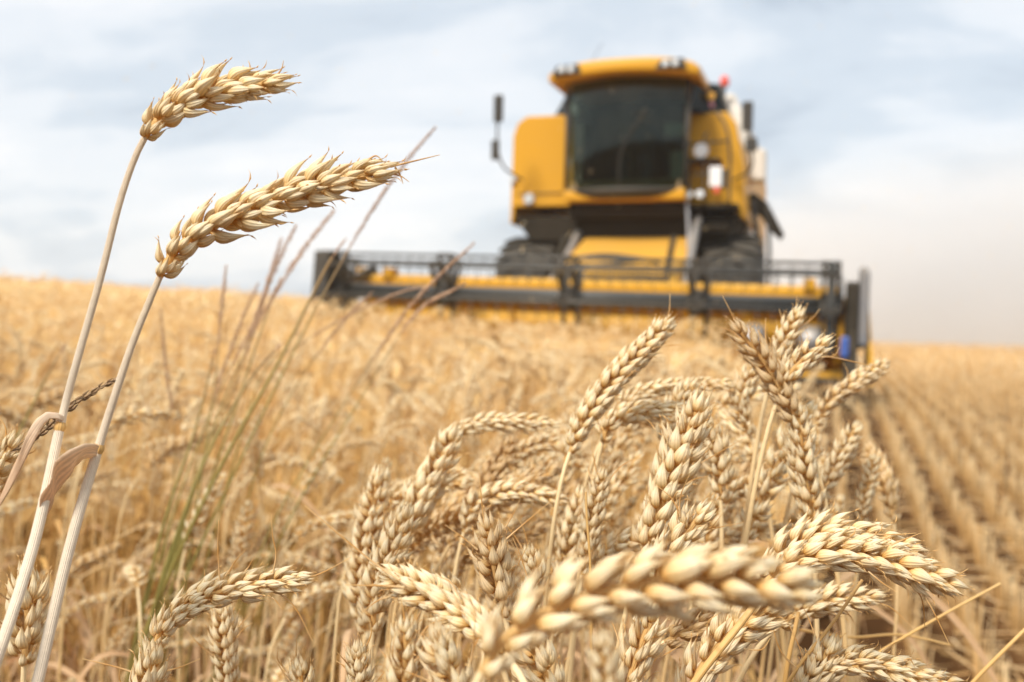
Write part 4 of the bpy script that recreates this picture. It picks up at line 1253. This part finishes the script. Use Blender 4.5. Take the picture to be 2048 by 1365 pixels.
grass_stalk('dark brown weathered spike slanting behind the two pale stems', [(-60, 950), (25, 905), (80, 868), (140, 815), (185, 785), (228, 762)], .42, .0009, .93, .48, M_DARKSEED, M_DARKSEED, seed=2, foot=(-.25, .46), name='weed_spike', cat='weed spike')
GR = [
    ('tallest grass stalk with thin pink seed head crossing the sky', [(330, 1250), (420, 1050), (520, 840), (620, 640), (720, 460), (800, 340), (868, 258)], .95, .0012, .28, .42),
    ('green grass blade stem running beside the tallest grass', [(300, 1240), (380, 1060), (470, 880), (560, 720), (650, 540), (690, 480)], .90, .0019, .06, .3),
    ('grass stalk with reddish head in front of the sky, below the lower big ear', [(320, 1200), (380, 1000), (440, 820), (520, 640), (600, 510), (665, 425)], 1.0, .0012, .34, .50),
    ('pale grass head standing just left of the reddish one', [(330, 1180), (400, 950), (480, 740), (540, 560), (590, 455)], 1.0, .0011, .36, .50),
    ('second pale grass head leaning close to the first', [(300, 1180), (370, 960), (440, 780), (510, 640), (562, 480)], 1.05, .0011, .36, .45),
    ('thin grass head rising against the horizon at the left', [(380, 1100), (410, 900), (432, 750), (440, 650), (452, 535)], 1.0, .0010, .30, .40),
    ('short brown grass head left of the green clump', [(350, 1150), (400, 900), (440, 760), (480, 650), (515, 570)], 1.1, .0011, .42, .40),
    ('grass head crossing the reel of the harvester', [(480, 1200), (560, 1020), (680, 820), (800, 640), (870, 560), (945, 490)], 1.0, .0009, .36, .50),
    ('short grass head below the one crossing the reel', [(500, 1200), (600, 1000), (720, 800), (830, 630), (925, 570)], 1.0, .0009, .22, .55),
    ('grass seed stalk slanting low across the reel tube', [(420, 1100), (520, 760), (600, 690), (700, 630), (800, 585), (850, 575)], 1.05, .0009, .35, .35),
    ('thin grass with its head before the left crop divider', [(460, 1150), (520, 920), (600, 760), (690, 640), (742, 588)], 1.05, .0009, .28, .4),
    ('dark green grass stem deep in the clump', [(290, 1280), (350, 1080), (420, 900), (500, 760), (560, 690)], .85, .0016, .05, .3),
    ('olive grass stem at the base of the clump', [(275, 1260), (330, 1040), (390, 860), (430, 700)], .90, .0014, .05, .3),
    ('yellow green blade leaning behind the clump', [(310, 1260), (400, 1020), (470, 820), (530, 640), (560, 560)], 1.0, .0014, .10, .3),
    ('slim grass at the left behind the pale stems', [(-20, 960), (40, 860), (90, 760), (130, 690)], 1.0, .0013, .1, .3),
    ('brown grass stem left of the green clump', [(300, 1300), (330, 1100), (350, 900), (330, 720), (322, 620)], 1.1, .0010, .35, .35),
]
for i, (lab, pts, d, r, hd_, hs) in enumerate(GR):
    grass_stalk(lab, pts, d, r, hd_, hs, seed=60 + i, tone=.1 + .03 * i)
# green blades of the same tuft, too tangled to count
def tuft():
    r = np.random.RandomState(4)
    parts = []
    for i in range(24):
        px = r.uniform(250, 480); d = r.uniform(.85, 1.25)
        b = at(px - 60, 1250, d); b[2] = ground_at(b[0], b[1])
        hgt = r.uniform(.35, .66)
        lean = r.uniform(.05, .30)
        P = np.array([b, b + [lean * .3, r.normal(0, .02), hgt * .5], b + [lean, r.normal(0, .04), hgt]])
        v, f, c = leaf_arr(P, r.uniform(.003, .006), (1, r.normal(0, .5), 0), r, .4, 3, r.uniform(), r.uniform(-1, 1))
        c[:, 0] = .15 + .6 * c[:, 0]
        parts.append((v, f, c))
    v, f, c = merge(parts)
    tag(mesh_np('grass_tuft', v, f, col=c, mats=[M_GREEN]), 'tangle of green grass blades growing up through the wheat', 'grass', kind='stuff')


tuft()

# bare straws crossing the lower right
for i, (lab, pts, d0, d1, r) in enumerate([
    ('bare straw slanting over the stubble at the right', [(1560, 1450), (1720, 1330), (1860, 1245), (2000, 1168)], .52, .56, .0009),
    ('bare straw in the bottom right corner', [(1900, 1420), (1960, 1350), (2090, 1220)], .50, .50, .0011),
    ('thick straw crossing the diagonal cream ear', [(1340, 1440), (1400, 1350), (1470, 1262), (1540, 1170)], .35, .36, .0015),
    ('thin straw rising to the sharp scaly ear', [(1540, 1420), (1600, 1330), (1670, 1240), (1725, 1160)], .40, .40, .0008),
    ('red brown upright straw under the sharp scaly ear', [(1560, 1440), (1575, 1330), (1590, 1260), (1597, 1225)], .45, .45, .0012),
    ('thin dark upright straw in the middle of the cluster', [(1182, 1200), (1180, 1120), (1174, 1040), (1172, 985)], .40, .40, .0006),
    ('pale horizontal straw low over the stubble', [(1600, 1260), (1700, 1275), (1800, 1270), (1900, 1290)], .60, .62, .0009),
]):
    P = spline(px_line(pts, d0, d1), 24)
    dn = P[0] - P[1]; dn /= np.linalg.norm(dn)
    ft = P[0] + dn * .05
    if 'horizontal' not in lab:
        drop = ft[2] - ground_at(ft[0], ft[1])
        g_ = np.array([ft[0] + dn[0] * .05, ft[1] + .03, ground_at(ft[0], ft[1]) - .01])
        P = np.vstack([hermite(g_, np.array([0, 0, drop]), P[0], -dn * .2, 14)[:-1], P])
    v, f, c = tube_arr(P, np.linspace(r * 1.1, r * .8, len(P)), 8, (0.1, 1, 0.1), .25, .6, .5, .5 + .03 * i)
    tag(mesh_np('straw', v - P[0], f, col=c, mats=[M_STEM]), lab, 'straw').location = tuple(P[0])


# ------------------------------------------------------------------ single stalks of the standing crop behind them
def stalk_template(seed, h=.70):
    rg = np.random.RandomState(seed)
    nod = [12, 30, 45, 60, 80, 95, 110, 125, 70, 20][seed % 10] + rg.uniform(-6, 6)
    st, er = plant_curve(h, rg.uniform(0, 12), nod, rg.uniform(.072, .09), rg, rg.uniform(.76, .85))
    tone = [.1, .5, .3, .9, .2, .6, .0, .8, .35, .45][seed % 10]
    side = (0, 1, 0) if seed % 3 else (1, .6, 0)
    e = ear_arr(er, side, rg, 1.12, HUSK_MD, .0044, 5, tone)
    s = tube_arr(spline(st, 24), np.linspace(.0018, .0011, 24), 8, (0, 1, .1), 0, 1, .4, tone)
    k = rg.randint(15, 44)
    a = rg.uniform(0, 6.28); b = st[min(k, len(st) - 1)]; dv = np.array([math.cos(a), math.sin(a), 0]); l_ = rg.uniform(.10, .22)
    lf = leaf_arr(np.array([b, b + dv * l_ * .35 + [0, 0, l_ * .5], b + dv * l_ * .8 + [0, 0, l_ * .25], b + dv * l_ + [0, 0, -l_ * .4]]), rg.uniform(.005, .009), (-dv[1], dv[0], 0), rg, .5, 5, tone, 1.5)
    return s, e, lf


def near_crop():
    r = np.random.RandomState(77)
    protos = []
    for k in range(10):
        s, e, lf = stalk_template(k)
        root = empty('wheat_stalk', (0, 0, 0))
        so = mesh_np('stem', s[0], s[1], col=s[2], mats=[M_STEM], parent=root)
        eo = mesh_np('ear', e[0], e[1], col=e[2], mats=[M_EAR], parent=root)
        lo = mesh_np('leaf', lf[0], lf[1], col=lf[2], mats=[M_LEAF], parent=root)
        protos.append([root, so, eo, lo, False, e[0][:, 0].mean(), e[0][:, 1].mean()])
    spots = []
    # behind the near cluster on the right: taller, crowded
    for i in range(72):
        d = r.uniform(.58, 1.05)
        px = r.uniform(860, 1620)
        topy = r.uniform(760, 1010) + (0 if 1150 < px < 1650 else 90)
        p = at(px, topy, d)
        if p[0] < edge_x(p[1]) - .02: spots.append((p[0], p[1], p[2] - ground_at(p[0], p[1]), 'crowd'))
    n = 0
    while len(spots) < 248 and n < 5000:
        n += 1
        y = math.sqrt(r.uniform(.80 ** 2, 1.55 ** 2)); x = r.uniform(-1, 1) * (.57 * y + .1)
        if not bool(is_wheat(np.array(x + .06), np.array(y))): continue
        px = 1024 + x / y * FPX
        hh = r.uniform(.46, .75)
        if 1000 < px and y < 1.0: continue
        if px > 1600 - (1.6 - y) * 120: continue
        spots.append((x, y, hh, 'left' if px < 760 else 'mid'))
    LAB = {'crowd': ('ripe wheat stalk crowded behind the sharp ears in the middle of the cluster', 'wheat stalks crowded behind the near cluster'),
           'left': ('blurred ripe wheat stalk standing around the green grass clump', 'wheat stalks around the green grass'),
           'mid': ('blurred ripe wheat stalk standing between the near cluster and the reel', 'wheat stalks between the cluster and the reel')}
    for i, (x, y, h, kind) in enumerate(spots):
        pr = protos[i % 10 if kind != 'crowd' else r.choice([0, 1, 2, 3, 4, 8, 9])]
        if not pr[4]:
            root = pr[0]; pr[4] = True
        else:
            root = pr[0].copy(); C.objects.link(root)
            for ch in pr[1:4]:
                c = ch.copy(); C.objects.link(c); c.parent = root
        rz = r.normal(.1, .9)
        sx = .9 + r.uniform(0, .2)
        fx = x - sx * (pr[5] * math.cos(rz) - pr[6] * math.sin(rz)); fy = y - sx * (pr[5] * math.sin(rz) + pr[6] * math.cos(rz))
        root.location = (fx, fy, ground_at(fx, fy) - .01)
        root.rotation_euler = (r.normal(0, .06), r.normal(0, .06), rz)
        s = h / .70
        root.scale = (sx, sx, s)
        tag(root, LAB[kind][0], 'wheat stalk', LAB[kind][1])


near_crop()


# ------------------------------------------------------------------ air and dust
def volume_mat(name, col, dens, fade=None):
    m = bpy.data.materials.new(name); m.use_nodes = True
    t = m.node_tree; t.nodes.clear()
    out = N(t, 'ShaderNodeOutputMaterial')
    v = N(t, 'ShaderNodeVolumePrincipled')
    v.inputs['Color'].default_value = (*col, 1)
    v.inputs['Density'].default_value = dens
    v.inputs['Anisotropy'].default_value = 0.2
    t.links.new(v.outputs[0], out.inputs['Volume'])
    return m


hb = MB().box(-130, 130, -12, 170, -14, 14)
haze = hb.build('haze', volume_mat('warm_air', (0.93, 0.91, 0.88), 0.0013))
tag(haze, 'thin warm harvest haze over the whole field', 'haze', kind='stuff')


def dust_cloud():
    m = volume_mat('straw_dust', (0.89, 0.875, 0.86), 0.2)
    t = m.node_tree
    v = [n for n in t.nodes if n.bl_idname == 'ShaderNodeVolumePrincipled'][0]
    K = t.links.new
    g = N(t, 'ShaderNodeTexCoord')
    no = N(t, 'ShaderNodeTexNoise', ins={'Scale': 0.16, 'Detail': 3.0, 'Roughness': .55}); K(g.outputs['Object'], no.inputs['Vector'])
    # thins out towards the skin of the cloud, which is about one unit round in generated space
    mp_ = N(t, 'ShaderNodeMapping'); mp_.inputs['Location'].default_value = (-1, -1, -1); mp_.inputs['Scale'].default_value = (2, 2, 2)
    K(g.outputs['Generated'], mp_.inputs[0])
    ln = N(t, 'ShaderNodeVectorMath', operation='LENGTH'); K(mp_.outputs[0], ln.inputs[0])
    f = N(t, 'ShaderNodeMapRange', ins={1: 1.0, 2: 0.15, 3: 0.0, 4: 1.0}); f.interpolation_type = 'SMOOTHSTEP'; K(ln.outputs['Value'], f.inputs[0])
    n_ = N(t, 'ShaderNodeMapRange', ins={1: 0.32, 2: 0.72, 3: 0.25, 4: 1.0}); K(no.outputs[0], n_.inputs[0])
    a = N(t, 'ShaderNodeMath', operation='MULTIPLY'); K(f.outputs[0], a.inputs[0]); K(n_.outputs[0], a.inputs[1])
    b = N(t, 'ShaderNodeMath', operation='MULTIPLY', ins={1: 0.58}); K(a.outputs[0], b.inputs[0]); K(b.outputs[0], v.inputs['Density'])
    q = MB()
    n1_, n2_ = 32, 17
    V = []
    for j in range(n2_):
        ph = math.pi * (j + .001) / (n2_ - 1 + .002)
        for i in range(n1_):
            th = 2 * math.pi * i / n1_
            V.append((22 * math.sin(ph) * math.cos(th), 15 * math.sin(ph) * math.sin(th), 7.2 * math.cos(ph)))
    q.add(V, [tuple(f_) for f_ in grid_faces(n2_, n1_)], True)
    q.f += [tuple(range(n1_)), tuple(range(len(V) - n1_, len(V)))]; q.sm += [False, False]
    o = q.build('dust_cloud', m)
    o.location = (22, 36, 1.0)
    tag(o, 'pale pinkish dust drifting low behind the harvester', 'dust', kind='stuff')


dust_cloud()


def chaff():
    r = np.random.RandomState(9)
    parts = []
    for i in range(160):
        p = np.array([r.uniform(-2.5, 4.0), r.uniform(3.5, 8.0), r.uniform(.7, 3.4)])
        d = r.normal(size=3) * [1, .4, .7]; d /= np.linalg.norm(d)
        l_ = r.uniform(.006, .018)
        parts.append(tube_arr(np.array([p - d * l_, p + r.normal(0, .001, 3), p + d * l_]), .0011, 4, (.1, 1, .2), .5, 1, r.uniform(), .2))
    v, f, c = merge(parts)
    tag(mesh_np('chaff', v, f, col=c, mats=[M_FIELD]), 'bits of chaff flying in the air in front of the harvester', 'chaff', kind='stuff')


chaff()
